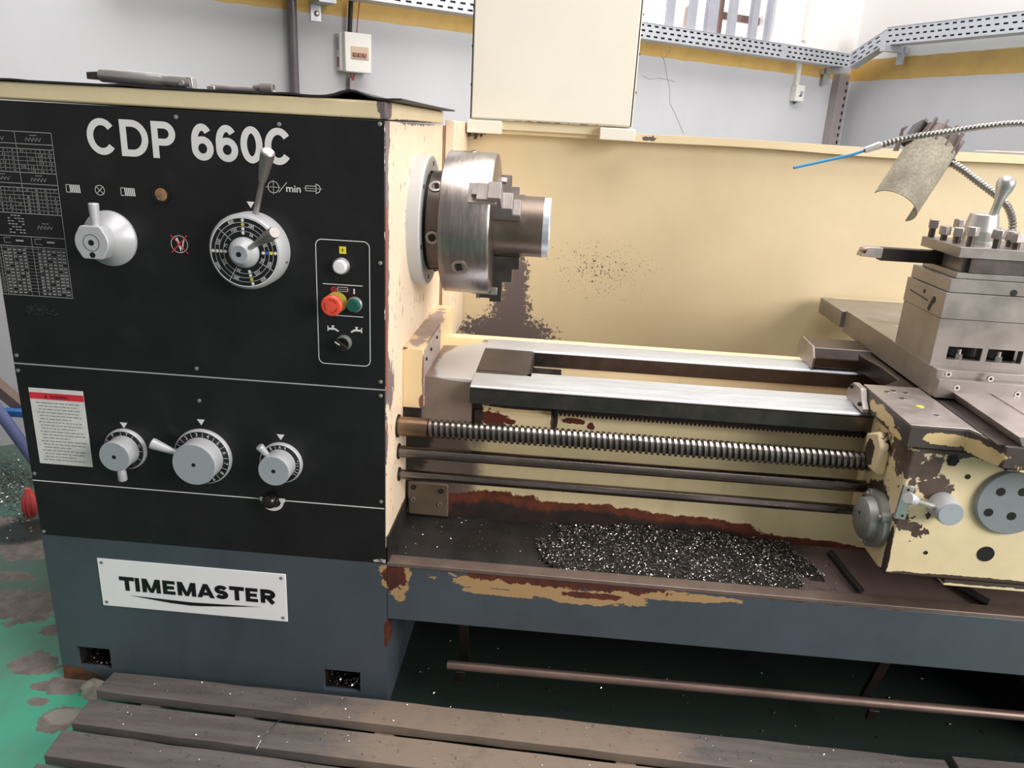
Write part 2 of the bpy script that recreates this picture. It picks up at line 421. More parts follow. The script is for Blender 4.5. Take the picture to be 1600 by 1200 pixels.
class MB:
    def __init__(s):
        s.v = []; s.f = []

    def add(s, vs_, fs_):
        k = len(s.v)
        s.v += [tuple(v) for v in vs_]
        s.f += [tuple(i + k for i in f) for f in fs_]
        return s

    def box(s, x0, x1, y0, y1, z0, z1):
        return s.add([(x, y, z) for x in (x0, x1) for y in (y0, y1) for z in (z0, z1)],
                     [(0, 1, 3, 2), (4, 6, 7, 5), (0, 4, 5, 1), (2, 3, 7, 6), (0, 2, 6, 4), (1, 5, 7, 3)])

    def obox(s, c, ex, ey, ez, fx=None, fy=None, fz=None):
        """box at centre c with half sizes along axes fx,fy,fz"""
        c = Vector(c)
        fx = Vector(fx or (1, 0, 0)).normalized(); fy = Vector(fy or (0, 1, 0)).normalized()
        fz = Vector(fz).normalized() if fz else fx.cross(fy).normalized()
        return s.add([c + fx * (ex * a) + fy * (ey * b) + fz * (ez * d) for a in (-1, 1) for b in (-1, 1) for d in (-1, 1)],
                     [(0, 1, 3, 2), (4, 6, 7, 5), (0, 4, 5, 1), (2, 3, 7, 6), (0, 2, 6, 4), (1, 5, 7, 3)])

    def prism(s, poly, axis, a, b):
        def P(p, t):
            return {0: (t, p[0], p[1]), 1: (p[0], t, p[1]), 2: (p[0], p[1], t)}[axis]
        n = len(poly)
        return s.add([P(p, a) for p in poly] + [P(p, b) for p in poly],
                     [tuple(range(n)), tuple(range(2 * n - 1, n - 1, -1))] + [(i, (i + 1) % n, n + (i + 1) % n, n + i) for i in range(n)])

    def rev(s, prof, p0, d, n=32, cap=True):
        d, u, w = frame_of(d)
        p0 = Vector(p0)
        vs_ = []; fs_ = []
        for t, r in prof:
            for i in range(n):
                a = 2 * math.pi * i / n
                vs_.append(p0 + d * t + (u * math.cos(a) + w * math.sin(a)) * r)
        for k in range(len(prof) - 1):
            for i in range(n):
                j = (i + 1) % n
                fs_.append((k * n + i, k * n + j, (k + 1) * n + j, (k + 1) * n + i))
        if cap:
            fs_.append(tuple(range(n - 1, -1, -1)))
            fs_.append(tuple((len(prof) - 1) * n + i for i in range(n)))
        return s.add(vs_, fs_)

    def cyl(s, p0, p1, r, n=24, r1=None):
        p0 = Vector(p0); p1 = Vector(p1)
        return s.rev([(0, r), ((p1 - p0).length, r if r1 is None else r1)], p0, p1 - p0, n)

    def tube(s, pts, r, n=12, rib=0):
        pts = [Vector(p) for p in pts]
        vs_ = []; fs_ = []
        u = None
        for k, p in enumerate(pts):
            d = (pts[min(k + 1, len(pts) - 1)] - pts[max(k - 1, 0)]).normalized()
            if u is None:
                u = frame_of(d)[1]
            u = (u - d * u.dot(d)).normalized()
            w = d.cross(u)
            rr = (r[k] if isinstance(r, (list, tuple)) else r) * (1 + (rib if k % 2 else 0))
            for i in range(n):
                a = 2 * math.pi * i / n
                vs_.append(p + (u * math.cos(a) + w * math.sin(a)) * rr)
        for k in range(len(pts) - 1):
            for i in range(n):
                j = (i + 1) % n
                fs_.append((k * n + i, k * n + j, (k + 1) * n + j, (k + 1) * n + i))
        fs_.append(tuple(range(n - 1, -1, -1)))
        fs_.append(tuple((len(pts) - 1) * n + i for i in range(n)))
        return s.add(vs_, fs_)

    def ring(s, p0, d, r0, r1, t0, t1, n=40):
        """annular solid"""
        d, u, w = frame_of(d)
        p0 = Vector(p0)
        vs_ = []; fs_ = []
        for t, r in ((t0, r0), (t0, r1), (t1, r1), (t1, r0)):
            for i in range(n):
                a = 2 * math.pi * i / n
                vs_.append(p0 + d * t + (u * math.cos(a) + w * math.sin(a)) * r)
        for k in range(4):
            for i in range(n):
                j = (i + 1) % n
                m = (k + 1) % 4
                fs_.append((k * n + i, k * n + j, m * n + j, m * n + i))
        return s.add(vs_, fs_)

    def plate(s, us, vs2, holes, a, b, P):
        """grid plate with rectangular holes; P(u,v,t) -> point"""
        us = sorted(set(us)); vs2 = sorted(set(vs2))
        nu, nv = len(us) - 1, len(vs2) - 1

        def solid(i, j):
            if i < 0 or j < 0 or i >= nu or j >= nv:
                return False
            cu = (us[i] + us[i + 1]) / 2; cv = (vs2[j] + vs2[j + 1]) / 2
            return not any(h[0] < cu < h[1] and h[2] < cv < h[3] for h in holes)
        k = {}
        vv = []; ff = []

        def V(i, j, t):
            if (i, j, t) not in k:
                k[(i, j, t)] = len(vv); vv.append(P(us[i], vs2[j], (a, b)[t]))
            return k[(i, j, t)]
        for i in range(nu):
            for j in range(nv):
                if not solid(i, j):
                    continue
                ff.append((V(i, j, 0), V(i + 1, j, 0), V(i + 1, j + 1, 0), V(i, j + 1, 0)))
                ff.append((V(i, j, 1), V(i, j + 1, 1), V(i + 1, j + 1, 1), V(i + 1, j, 1)))
                if not solid(i - 1, j): ff.append((V(i, j, 0), V(i, j + 1, 0), V(i, j + 1, 1), V(i, j, 1)))
                if not solid(i + 1, j): ff.append((V(i + 1, j, 0), V(i + 1, j, 1), V(i + 1, j + 1, 1), V(i + 1, j + 1, 0)))
                if not solid(i, j - 1): ff.append((V(i, j, 0), V(i, j, 1), V(i + 1, j, 1), V(i + 1, j, 0)))
                if not solid(i, j + 1): ff.append((V(i, j + 1, 0), V(i + 1, j + 1, 0), V(i + 1, j + 1, 1), V(i, j + 1, 1)))
        return s.add(vv, ff)

    def quad(s, a, b, c, d):
        return s.add([a, b, c, d], [(0, 1, 2, 3)])

    def build(s, name, m, parent=None, bevel=0, smooth=38, seg=2, recalc=True):
        me = bpy.data.meshes.new(name)
        me.from_pydata([tuple(v) for v in s.v], [], s.f)
        if recalc:
            b = bmesh.new(); b.from_mesh(me)
            bmesh.ops.recalc_face_normals(b, faces=b.faces)
            b.to_mesh(me); b.free()
        if smooth:
            me.polygons.foreach_set('use_smooth', [True] * len(me.polygons))
            me.set_sharp_from_angle(angle=R(smooth))
        me.materials.append(m)
        ob = bpy.data.objects.new(name, me)
        COL.objects.link(ob)
        if parent is not None:
            ob.parent = parent
            ob.matrix_parent_inverse = parent.matrix_world.inverted() if parent.type == 'EMPTY' else Matrix.Identity(4)
        if bevel:
            mod = ob.modifiers.new('bevel', 'BEVEL')
            mod.width = bevel; mod.segments = seg; mod.limit_method = 'ANGLE'; mod.angle_limit = R(40)
        return ob


def tag(ob, label=None, cat=None, group=None, kind=None):
    if label: ob['label'] = label
    if cat: ob['category'] = cat
    if group: ob['group'] = group
    if kind: ob['kind'] = kind
    return ob


def thing(name, label, cat, loc=(0, 0, 0), group=None):
    ob = bpy.data.objects.new(name, None)
    COL.objects.link(ob)
    ob.empty_display_size = .05
    ob.location = loc
    ob.matrix_world = Matrix.Translation(loc)
    return tag(ob, label, cat, group)


def dup(ob, off, parent=None):
    c = ob.copy()
    COL.objects.link(c)
    c.location = ob.location + Vector(off)
    if parent is not None:
        c.parent = parent
        c.matrix_parent_inverse = ob.matrix_parent_inverse if parent.type == 'EMPTY' else Matrix.Identity(4)
    return c


# ------------------------------------------------------------------ lettering
_step = [0]
_tc = {}


def glyphs(txt, bold=0.0):
    if (txt, bold) in _tc:
        return _tc[(txt, bold)]
    cu = bpy.data.curves.new('t', 'FONT')
    cu.body = txt
    cu.resolution_u = 3
    cu.offset = bold
    ob = bpy.data.objects.new('t', cu)
    COL.objects.link(ob)
    dg = bpy.context.evaluated_depsgraph_get()
    dg.update()
    me = ob.evaluated_get(dg).to_mesh()
    vv = [(v.co.x, v.co.y) for v in me.vertices]
    ff = [tuple(p.vertices) for p in me.polygons]
    ob.evaluated_get(dg).to_mesh_clear()
    bpy.data.objects.remove(ob, do_unlink=True)
    bpy.data.curves.remove(cu)
    x0 = min(v[0] for v in vv); x1 = max(v[0] for v in vv)
    y0 = min(v[1] for v in vv); y1 = max(v[1] for v in vv)
    _tc[(txt, bold)] = (vv, ff, x0, x1, y0, y1)
    return _tc[(txt, bold)]


def put_text(mb, txt, cx, cz, h, P, w=None, bold=0.0, rot=0.0):
    """lettering centred on (cx,cz), cap height h, optional width w; P(u,v)->point"""
    vv, ff, x0, x1, y0, y1 = glyphs(txt, bold)
    sy = h / (y1 - y0)
    sx = sy if w is None else w / (x1 - x0)
    c, s_ = math.cos(rot), math.sin(rot)
    out = []
    for x, y in vv:
        a = (x - (x0 + x1) / 2) * sx; b = (y - (y0 + y1) / 2) * sy
        out.append(P(cx + a * c - b * s_, cz + a * s_ + b * c))
    mb.add(out, ff)


def panelP(y):
    return lambda u, v: (u, y, v)


def line(mb, a, b, w, P):
    a = Vector(a); b = Vector(b)
    d = (b - a).normalized(); n = Vector((-d.y, d.x)) * w / 2
    mb.add([P(*(a + n)), P(*(a - n)), P(*(b - n)), P(*(b + n))], [(0, 1, 2, 3)])


def arc(mb, c, r, w, a0, a1, P, n=24):
    vv = []; ff = []
    for i in range(n + 1):
        a = a0 + (a1 - a0) * i / n
        for rr in (r - w / 2, r + w / 2):
            vv.append(P(c[0] + rr * math.cos(a), c[1] + rr * math.sin(a)))
    for i in range(n):
        ff.append((2 * i, 2 * i + 1, 2 * i + 3, 2 * i + 2))
    mb.add(vv, ff)


def disc(mb, c, r, P, n=14):
    mb.add([P(c[0] + r * math.cos(2 * math.pi * i / n), c[1] + r * math.sin(2 * math.pi * i / n)) for i in range(n)], [tuple(range(n))])


def poly(mb, pts, P):
    _step[0] += 1
    mb.add([P(*p) for p in pts], [tuple(range(len(pts)))])


_step = [0]


def stroke(mb, pts, t, P, closed=False):
    """thick mitred line through pts (metres)"""
    _step[0] += 1
    pts = [Vector(p) for p in pts]
    n = len(pts)
    off = []
    for i in range(n):
        if closed:
            a, b, c = pts[i - 1], pts[i], pts[(i + 1) % n]
        else:
            b = pts[i]
            a = pts[i - 1] if i else b * 2 - pts[1]
            c = pts[i + 1] if i < n - 1 else b * 2 - pts[n - 2]
        d0 = (b - a).normalized(); d1 = (c - b).normalized()
        n0 = Vector((-d0.y, d0.x)); n1 = Vector((-d1.y, d1.x))
        m = (n0 + n1)
        m = m / max(.35, m.dot(n0)) if m.length > 1e-6 else n0
        off.append(m * (t / 2))
    vv = []; ff = []
    for p, o_ in zip(pts, off):
        vv += [P(*(p + o_)), P(*(p - o_))]
    for i in range(n if closed else n - 1):
        j = (i + 1) % n
        ff.append((2 * i, 2 * i + 1, 2 * j + 1, 2 * j))
    mb.add(vv, ff)


def ell(cx, cy, rx, ry, a0, a1, n=22):
    return [(cx + rx * math.cos(R(a0 + (a1 - a0) * i / n)), cy + ry * math.sin(R(a0 + (a1 - a0) * i / n))) for i in range(n + 1)]


def letter(mb, ch, x, z, w, h, t, P, tx=None):
    """bold block letter, lower left corner (x,z), width w, height h, stroke t"""
    k = t / 2
    Q = lambda L: [(x + a, z + b) for a, b in L]
    S_ = lambda L, c=False: stroke(mb, Q(L), t, P, c)
    if ch == 'C':
        S_(ell(w / 2, h / 2, w / 2 - k, h / 2 - k, 38, 322, 30))
    elif ch == '0':
        S_(ell(w / 2, h / 2, w / 2 - k, h / 2 - k, 0, 360, 36)[:-1], True)
    elif ch == 'D':
        S_([(k, k)] + ell(w * .42, h / 2, w * .58 - k, h / 2 - k, -90, 90, 18) + [(k, h - k)], True)
    elif ch in 'PR':
        S_([(k, 0), (k, h)])
        m = h * .44
        S_([(0, h - k)] + ell(w * .52, (h - k + m) / 2, w * .48 - k, (h - k - m) / 2, 90, -90, 14) + [(0, m)])
        if ch == 'R':
            S_([(w * .45, m), (w - k * .95, 0)])
    elif ch == '6':
        S_(ell(w / 2, h * .33, w / 2 - k, h * .33 - k, 0, 360, 28)[:-1], True)
        S_([(k, h * .33), (k, h * .5)] + ell(w / 2, h * .52, w / 2 - k, h * .48 - k, 180, 42, 18))
    elif ch == 'T':
        S_([(0, h - k * .9), (w, h - k * .9)]); S_([(w / 2, 0), (w / 2, h)])
    elif ch == 'I':
        S_([(w / 2, 0), (w / 2, h)])
    elif ch == 'E':
        S_([(k, 0), (k, h)])
        for b, e in ((k * .85, w), (h / 2, w * .92), (h - k * .85, w)):
            stroke(mb, Q([(k, b), (e, b)]), t * .85, P)
    elif ch == 'M':
        S_([(k, 0), (k, h)]); S_([(w - k, 0), (w - k, h)])
        poly(mb, Q([(0, h), (t * 1.15, h), (w / 2 + t * .38, 0), (w / 2 - t * .38, 0)]), P)
        poly(mb, Q([(w, h), (w - t * 1.15, h), (w / 2 - t * .38, 0), (w / 2 + t * .38, 0)]), P)
    elif ch == 'A':
        poly(mb, Q([(0, 0), (t * 1.1, 0), (w / 2 + t * .5, h), (w / 2 - t * .5, h)]), P)
        poly(mb, Q([(w, 0), (w - t * 1.1, 0), (w / 2 - t * .5, h), (w / 2 + t * .5, h)]), P)
        stroke(mb, Q([(w * .22, h * .28), (w * .78, h * .28)]), t * .8, P)
    elif ch == 'S':
        r_ = (h - t) / 4
        S_(ell(w / 2, h - k - r_, w / 2 - k, r_, 22, 270, 18) + ell(w / 2, k + r_, w / 2 - k, r_, 90, -158, 18)[1:])


def word(mb, spec, z, h, t, P):
    """spec: list of (letter, left x, width)"""
    k = [0]

    def P1(u, v):          # each stroke lies a hair above the one before
        return (P(u, v)[0], P(u, v)[1] - 4e-5 * k[0], P(u, v)[2])
    global _step
    _step = k
    for ch, x, w in spec:
        k[0] = 0
        letter(mb, ch, x, z, w, h, t, P1)
    _step = [0]

# ================================================================== THE SETTING
corner_s = wp(1332, 110)[0]
KC = WP(corner_s, 0, 0)
RA = R(-64.8)
RD = Vector((math.cos(RA), math.sin(RA), 0))
RN = Vector((math.sin(RA), -math.cos(RA), 0))     # into the room
if RN.x > 0:
    RN = -RN

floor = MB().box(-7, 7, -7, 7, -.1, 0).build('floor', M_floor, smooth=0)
tag(floor, 'green painted concrete floor with worn grey patches', kind='structure')

# back wall: a window opening is left in it
ws0, wz0 = wp(985, 62, 0)
ws1, _ = wp(1209, 40, 0)
wz0 = 1.90
ws0 = .5 * (ws0) + .5 * ws0
WTOP = 3.6


def wallP(u, v, t):
    return WP(u, t, v)


tag(MB().plate([-1.2, ws0 - .35, ws1, corner_s + .2], [0, wz0, 3.1, WTOP], [(ws0 - .35, ws1, wz0, 3.1)], 0, -.2, wallP).build('wall_back', M_wall, smooth=0),
    'pale grey back wall with yellow painted band', kind='structure')
rb = MB()
a = KC; b_ = KC + RD * 4.2
rb.add([a, b_, b_ - RN * .2, a - RN * .2, a + Vector((0, 0, WTOP)), b_ + Vector((0, 0, WTOP)), b_ - RN * .2 + Vector((0, 0, WTOP)), a - RN * .2 + Vector((0, 0, WTOP))],
       [(0, 1, 2, 3), (4, 5, 6, 7), (0, 1, 5, 4), (1, 2, 6, 5), (2, 3, 7, 6), (3, 0, 4, 7)])
tag(rb.build('wall_right', M_wall, smooth=0), 'pale grey right wall with yellow painted band', kind='structure')

# cracks in the plaster of the back wall
wall_back = bpy.data.objects['wall_back']
for pts in ([(1036, 90), (1040, 105), (1042, 120), (1047, 140), (1046, 160), (1055, 178), (1062, 195), (1068, 208)],
            [(1003, 118), (1015, 124), (1030, 122), (1042, 124), (1055, 128)],
            [(1036, 92), (1048, 78), (1046, 70)], [(1036, 92), (1032, 82)]):
    mb = MB()
    Q = [WP(s, .0012, z) for s, z in (wp(x, y) for x, y in pts)]
    for i in range(len(Q) - 1):
        d = (Q[i + 1] - Q[i]).normalized()
        n = d.cross(WN).normalized() * .0013
        mb.quad(Q[i] + n, Q[i] - n, Q[i + 1] - n, Q[i + 1] + n)
    mb.build('crack', M_crack, wall_back, smooth=0, recalc=False)

# window with grille
win = thing('window_1', 'bright window behind grey vertical security bars', None, WP(ws0, 0, wz0))
win['kind'] = 'structure'
WIN = win


def wbox(mb, s0, s1, o0, o1, z0, z1):
    return mb.add([WP(s, o, z) for s in (s0, s1) for o in (o0, o1) for z in (z0, z1)],
                  [(0, 1, 3, 2), (4, 6, 7, 5), (0, 4, 5, 1), (2, 3, 7, 6), (0, 2, 6, 4), (1, 5, 7, 3)])


def wprism(mb, pts, o0, o1):
    n = len(pts)
    return mb.add([WP(s, o0, z) for s, z in pts] + [WP(s, o1, z) for s, z in pts],
                  [tuple(range(n)), tuple(range(2 * n - 1, n - 1, -1))] + [(i, (i + 1) % n, n + (i + 1) % n, n + i) for i in range(n)])


wl = ws0 - .35
wbox(MB(), wl, ws1, -.17, -.165, wz0, 3.1).build('pane', M_daylight, WIN, smooth=0)
for px, hw in ((1048, .022), (1083, .022), (1113, .040), (1146, .026), (1180, .026), (1205, .022)):
    s_, _ = wp(px, 20, -.03)
    wbox(MB(), s_ - hw, s_ + hw, -.05, -.02, wz0, 3.1).build('grille_bar', M_barsgrey, WIN, smooth=0)
sL = wp(1121, 20, -.13)[0]; sR = wp(1196, 20, -.13)[0]
zr = wp(1160, 30, -.13)[1]
wbox(MB(), sL - .03, sL + .03, -.15, -.11, wz0, 3.1).build('sash_stile', M_frame_brown, WIN, smooth=0)
wbox(MB(), sR - .03, sR + .04, -.15, -.11, wz0, 3.1).build('sash_stile', M_frame_brown, WIN, smooth=0)
for k in range(3):
    wbox(MB(), sL, sR, -.145, -.115, zr - .02 + k * .3, zr + .02 + k * .3).build('sash_rail', M_frame_brown, WIN, smooth=0)
s_, z_ = wp(1072, 22, -.10)
wprism(MB(), [(s_ - .03, z_ - .07), (s_ + .05, z_ - .07), (s_ + .055, z_ + .02), (s_ + .03, z_ + .06), (s_ - .02, z_ + .03)], -.12, -.09).build('paper_patch', mat('window_paper', C(226, 206, 196), .8), WIN, smooth=0)

# ---- cable tray along the walls
TO = .16                                           # stand-off from the wall
zt = sum(wp(x, y, TO)[1] for x, y in ((1008, 38), (1325, 82))) / 2
zb = sum(wp(x, y, TO)[1] for x, y in ((1010, 63), (1325, 103))) / 2
tray = thing('cable_tray', 'long galvanised slotted cable tray running along both walls', 'cable tray', WP(wp(1010, 60, TO)[0], TO, zb))


def tray_section(A, B, h=None, name='tray_section'):
    """slotted channel from A to B (points on its lower front edge)"""
    A = Vector(A); B = Vector(B)
    d = (B - A); Ln = d.length; d.normalize()
    n = Vector((d.y, -d.x, 0)).normalized()
    up = Vector((0, 0, 1))
    h = h or zt - zb

    def P(u, v, t):
        return A + d * u + up * v + n * t
    pitch = .050
    m = int(Ln / pitch)
    holes = []; us = [0, Ln]; vv = [0, h]
    for r_ in (.17, .5, .83):
        vv += [h * r_ - .0045, h * r_ + .0045]
        for k in range(m):
            u = (k + .5) * pitch + (.012 if r_ == .5 else 0)
            if u + .016 < Ln:
                holes.append((u - .0135, u + .0135, h * r_ - .0045, h * r_ + .0045))
                us += [u - .0135, u + .0135]
    us = sorted(set(round(u, 5) for u in us)); vv = sorted(set(vv))
    ob = MB().plate(us, vv, holes, 0, -.002, P).build(name, M_tray, tray, smooth=0)
    k = MB()
    k.add([P(u, v, t) for u in (0, Ln) for v in (-.002, 0) for t in (0, -.10)], [(0, 1, 3, 2), (4, 6, 7, 5), (0, 4, 5, 1), (2, 3, 7, 6), (0, 2, 6, 4), (1, 5, 7, 3)])
    k.add([P(u, v, t) for u in (0, Ln) for v in (h, h + .002) for t in (.004, -.016)], [(0, 1, 3, 2), (4, 6, 7, 5), (0, 4, 5, 1), (2, 3, 7, 6), (0, 2, 6, 4), (1, 5, 7, 3)])
    k.add([P(u, v, t) for u in (0, Ln) for v in (0, h) for t in (-.098, -.10)], [(0, 1, 3, 2), (4, 6, 7, 5), (0, 4, 5, 1), (2, 3, 7, 6), (0, 2, 6, 4), (1, 5, 7, 3)])
    k.build('tray_flange', M_tray, ob, smooth=0)
    q = MB()
    q.add([P(u, v, t) for u in (.0, Ln) for v in (.004, h * .97) for t in (-.012, -.09)], [(0, 1, 3, 2), (4, 6, 7, 5), (0, 4, 5, 1), (2, 3, 7, 6), (0, 2, 6, 4), (1, 5, 7, 3)])
    q.build('tray_dark_fill', M_cable_fill, ob, smooth=0)  # plain dark box added inside the tray to blacken its slots
    return ob


sl = wp(560, 3, TO)[0] - .9
s_end = wp(1328, 95, TO)[0]
A1 = WP(s_end, TO, zb)
A2 = onplane(1381, 70, KC + RN * TO, RN); A3 = onplane(1600, 49, KC + RN * TO, RN)
tray_section(WP(sl, TO, zb), WP(wp(1228, 80, TO)[0], TO, zb))
tray_section(WP(wp(1228, 80, TO)[0], TO, zb), A1)
tray_section(A1, A2, .084)
tray_section(A2, A2 + (A3 - A2) * 3.2, .095)
# brackets
for c, d, n in ((WP(wp(1322, 110, TO)[0], TO, zb), WD, WN), (A2 + RD * .05, RD, RN)):
    mb = MB()
    mb.obox(c - n * .06 + d * -.02 + Vector((0, 0, -.022)), .095, .02, .018, n, d)
    mb.obox(c - n * .12 + d * -.02 + Vector((0, 0, -.055)), .01, .02, .05, n, d)
    mb.build('tray_bracket', M_tray, tray, smooth=0)
s_, z_ = wp(500, 17, .06)
mb = MB(); wbox(mb, s_ - .022, s_ + .022, 0, .006, z_ - .035, z_ + .03); wbox(mb, s_ - .022, s_ + .05, 0, .12, z_ + .028, z_ + .06)
br = mb.build('tray_bracket', M_tray, tray, smooth=0)
MB().rev([(0, .011), (.006, .011), (.01, .006)], WP(s_ + .004, .006, z_ - .005), WN, 12).build('bolt', M_steel, br)

# ---- slotted strut in the corner
s0 = wp(1313, 130, .02)[0]
st = thing('strut_channel', 'slotted steel channel post in the corner below the tray', 'channel post', WP(s0, 0, 0))
hs = []; vv = [0, zb - .03]; k = .05
while k < zb - .08:
    hs.append((s0 + .018, s0 + .036, k, k + .022)); vv += [k, k + .022]; k += .046
MB().plate([s0 - .06, s0 + .018, s0 + .036, s0 + .05], vv, hs, .051, .048, wallP).build('channel_web', M_strut, st, smooth=0)
mb = MB(); wbox(mb, s0 - .06, s0 - .056, .001, .05, 0, zb - .03); wbox(mb, s0 + .046, s0 + .05, .001, .05, 0, zb - .03)
mb.build('channel_flange', M_strut, st, smooth=0)
mb = MB(); wbox(mb, s0 - .05, s0 + .045, .005, .03, 0, zb - .04); mb.build('channel_core', M_cable_fill, st, smooth=0)

# ---- grey pipe standing in front of the wall, left
s_, _ = wp(458, 70, .03)
tag(MB().cyl(WP(s_, .03, 0), WP(s_, .03, 3.3), .0195, 24).build('standing_pipe', M_pipe), 'tall grey steel pipe standing beside the breaker box', 'pipe')

# ---- breaker box
s0, z0 = wp(539, 112, .07); s1, z1 = wp(580, 54, .07)
bb = thing('breaker_box', 'white wall breaker box with brown switch window', 'breaker box', WP(s0, 0, z0))
mb = MB(); wbox(mb, s0 - .012, s1 - .004, 0, .045, z0 + .004, z1 - .004); mb.build('back_box', M_whiteplastic, bb, bevel=.003)
mb = MB(); wbox(mb, s0, s1, .045, .075, z0, z1); cv = mb.build('cover', M_whiteplastic, bb, bevel=.004)
w_, h_ = s1 - s0, z1 - z0
mb = MB(); wbox(mb, s0 + w_ * .22, s0 + w_ * .88, .0745, .0775, z0 + h_ * .34, z0 + h_ * .66); mb.build('switch_window', M_redbrown, cv, bevel=.001)
for k in range(3):
    mb = MB(); wbox(mb, s0 + w_ * (.28 + .18 * k), s0 + w_ * (.42 + .18 * k), .0775, .084, z0 + h_ * .40, z0 + h_ * .50); mb.build('breaker_toggle', M_redbrown2, cv, bevel=.001)
mb = MB(); wbox(mb, s0 - .0135, s0 - .012, .012, .03, z0 + .02, z0 + h_ * .38); mb.build('side_opening', M_redbrown2, bb, smooth=0)
mb = MB(); wbox(mb, s0 - .0135, s0 - .012, .012, .03, z0 + h_ * .55, z1 - .02); mb.build('side_opening', M_barsgrey, bb, smooth=0)
sm = s0 + w_ * .3
MB().tube([WP(sm, .035, z1 - .005), WP(sm + .003, .04, z1 + .08), WP(sm + .012, .04, z1 + .2), WP(sm + .012, .05, zb + .0)], .010, 12).build('supply_cable', M_cable_fill, bb)
MB().rev([(0, .012), (.012, .016), (.03, .016), (.035, .012)], WP(sm + .0115, .042, z1 + .13), (0, 0, 1), 16).build('cable_gland', M_whiteplastic, bb)
MB().tube([WP(sm + .03, .04, z1 - .005), WP(sm + .036, .04, z1 + .06), WP(sm + .045, .04, z1 + .13), WP(sm + .05, .05, zb)], .0025, 8).build('red_wire', M_redwire, bb)
mb = MB(); wbox(mb, s0 + w_ * .30, s0 + w_ * .52, .002, .03, 0, z0 - .02); tr = tag(mb.build('cable_trunking', M_strut, bevel=.002), 'mauve grey cable trunking below the breaker box', 'trunking')
MB().tube([WP(s0 + w_ * .33, .025, z0 + .005), WP(s0 + w_ * .40, .028, z0 - .03)], .004, 8).build('red_wire', M_redwire, bb)
MB().tube([WP(s0 + w_ * .5, .025, z0 + .005), WP(s0 + w_ * .43, .028, z0 - .03)], .004, 8).build('red_wire', M_redwire, bb)

# ---- small wall switch with its conduit
s0, z0 = wp(1241, 158, .04); s1, z1 = wp(1258, 134, .04)
sw = thing('wall_switch', 'small white surface switch hanging below the slotted tray', 'switch', WP(s0, 0, z0))
mb = MB(); wbox(mb, s0, s1, 0, .045, z0, z1); bx_ = mb.build('switch_box', M_whiteplastic, sw, bevel=.004)
MB().rev([(0, .014), (.006, .013), (.008, .006)], WP((s0 + s1) / 2 + .01, .045, z1 - .045), WN, 16).build('switch_knob', M_barsgrey, bx_)
mb = MB(); wbox(mb, s0 + .03, s0 + .055, .045, .047, z0 + .03, z0 + .036); mb.build('switch_mark', M_cable_fill, bx_, smooth=0)
mb = MB(); wbox(mb, s0 + .012, s0 + .045, .0, .022, z1, zb + .02); mb.build('conduit', M_whiteplastic, sw, bevel=.002)
MB().tube([WP(s0 + .01, .02, z0 + .004), WP(s0 + .02, .025, z0 - .015), WP(s0 + .045, .02, z0 + .004)], .004, 8).build('wire_loop', M_cable_fill, sw)
sc = wp(1262, 30, .01)[0]
mb = MB(); wbox(mb, sc - .016, sc + .016, 0, .014, zt + .06, WTOP - .1)
tag(mb.build('wall_conduit', M_whiteplastic, bevel=.002), 'white flat conduit on the white wall right of the window', 'conduit')

# ================================================================== THE LATHE
lathe = thing('lathe', 'large cream and black metal lathe with a three-jaw chuck and grey base', 'lathe', (0, 0, 0))
SP_Y, SP_Z = .32, 1.105
HL = -.79


def part(mb, name, m, parent=None, **kw):
    return mb.build(name, m, parent or lathe, **kw)


# ---- headstock
part(MB().box(HL, 0, .0045, .645, .395, 1.316), 'headstock_body', M_cream_head, bevel=.003)
part(MB().box(HL, 0, 0, .645, 1.3185, 1.350), 'headstock_cover', M_cream_shaded, bevel=.004)
part(MB().box(-.35, .004, .648, .912, .40, 1.315), 'dark_gap_filler', mat('gap_filler_brown', C(150, 118, 92), .5, var=.1), bevel=.002)  # filler box added so the gap beside the guard post reads dark
post = part(MB().box(.005, .031, .652, .915, .72, 1.328), 'guard_post', M_cream_head, bevel=.002)
up_panel = part(MB().box(HL + .001, -.0035, -.001, .0045, .799, 1.3165), 'control_panel', M_black, bevel=.0008)
lo_panel = part(MB().box(HL + .001, -.0035, -.001, .0045, .394, .7965), 'gearbox_panel', M_black, bevel=.0008)
YP = -.0018
PP = panelP(YP)
# panel edge strip between the two plates
part(MB().box(HL + .001, -.0035, -.0016, .004, .7965, .799), 'panel_seam', M_printgrey, lo_panel, smooth=0)
# screws round the plates
scr = part(MB().rev([(0, .0042), (.0018, .004), (.0028, .002)], (0, -.001, 0), (0, -1, 0), 12), 'panel_screw', M_steel, up_panel)
spots = [(-.395, 1.303), (-.012, 1.31), (-.012, 1.056), (-.012, .815), (-.78, .815), (-.395, .815), (-.2, 1.30)]
scr.location = (spots[0][0], 0, spots[0][1])
for x, z in spots[1:]:
    c = dup(scr, (0, 0, 0)); c.location = (x, 0, z); c.parent = up_panel; c.matrix_parent_inverse = Matrix.Identity(4)
for x, z in [(-.782, .782), (-.012, .785), (-.782, .545), (-.782, .402), (-.012, .402), (-.012, .545), (-.395, .745)]:
    c = dup(scr, (0, 0, 0)); c.location = (x, 0, z); c.parent = lo_panel; c.matrix_parent_inverse = Matrix.Identity(4)

# lettering CDP 660C
mb = MB()
word(mb, [('C', -.571, .058), ('D', -.506, .054), ('P', -.445, .046)], 1.228, .066, .0125, PP)
part(mb, 'model_letters', M_white, up_panel, smooth=0, recalc=False)
mb = MB()
word(mb, [('6', -.369, .042), ('6', -.322, .042), ('0', -.275, .042), ('C', -.229, .052)], 1.228, .066, .0125, PP)
part(mb, 'model_number', M_white, up_panel, smooth=0, recalc=False)

# thread and feed chart
g = MB()
XL, XR = -.787, -.641


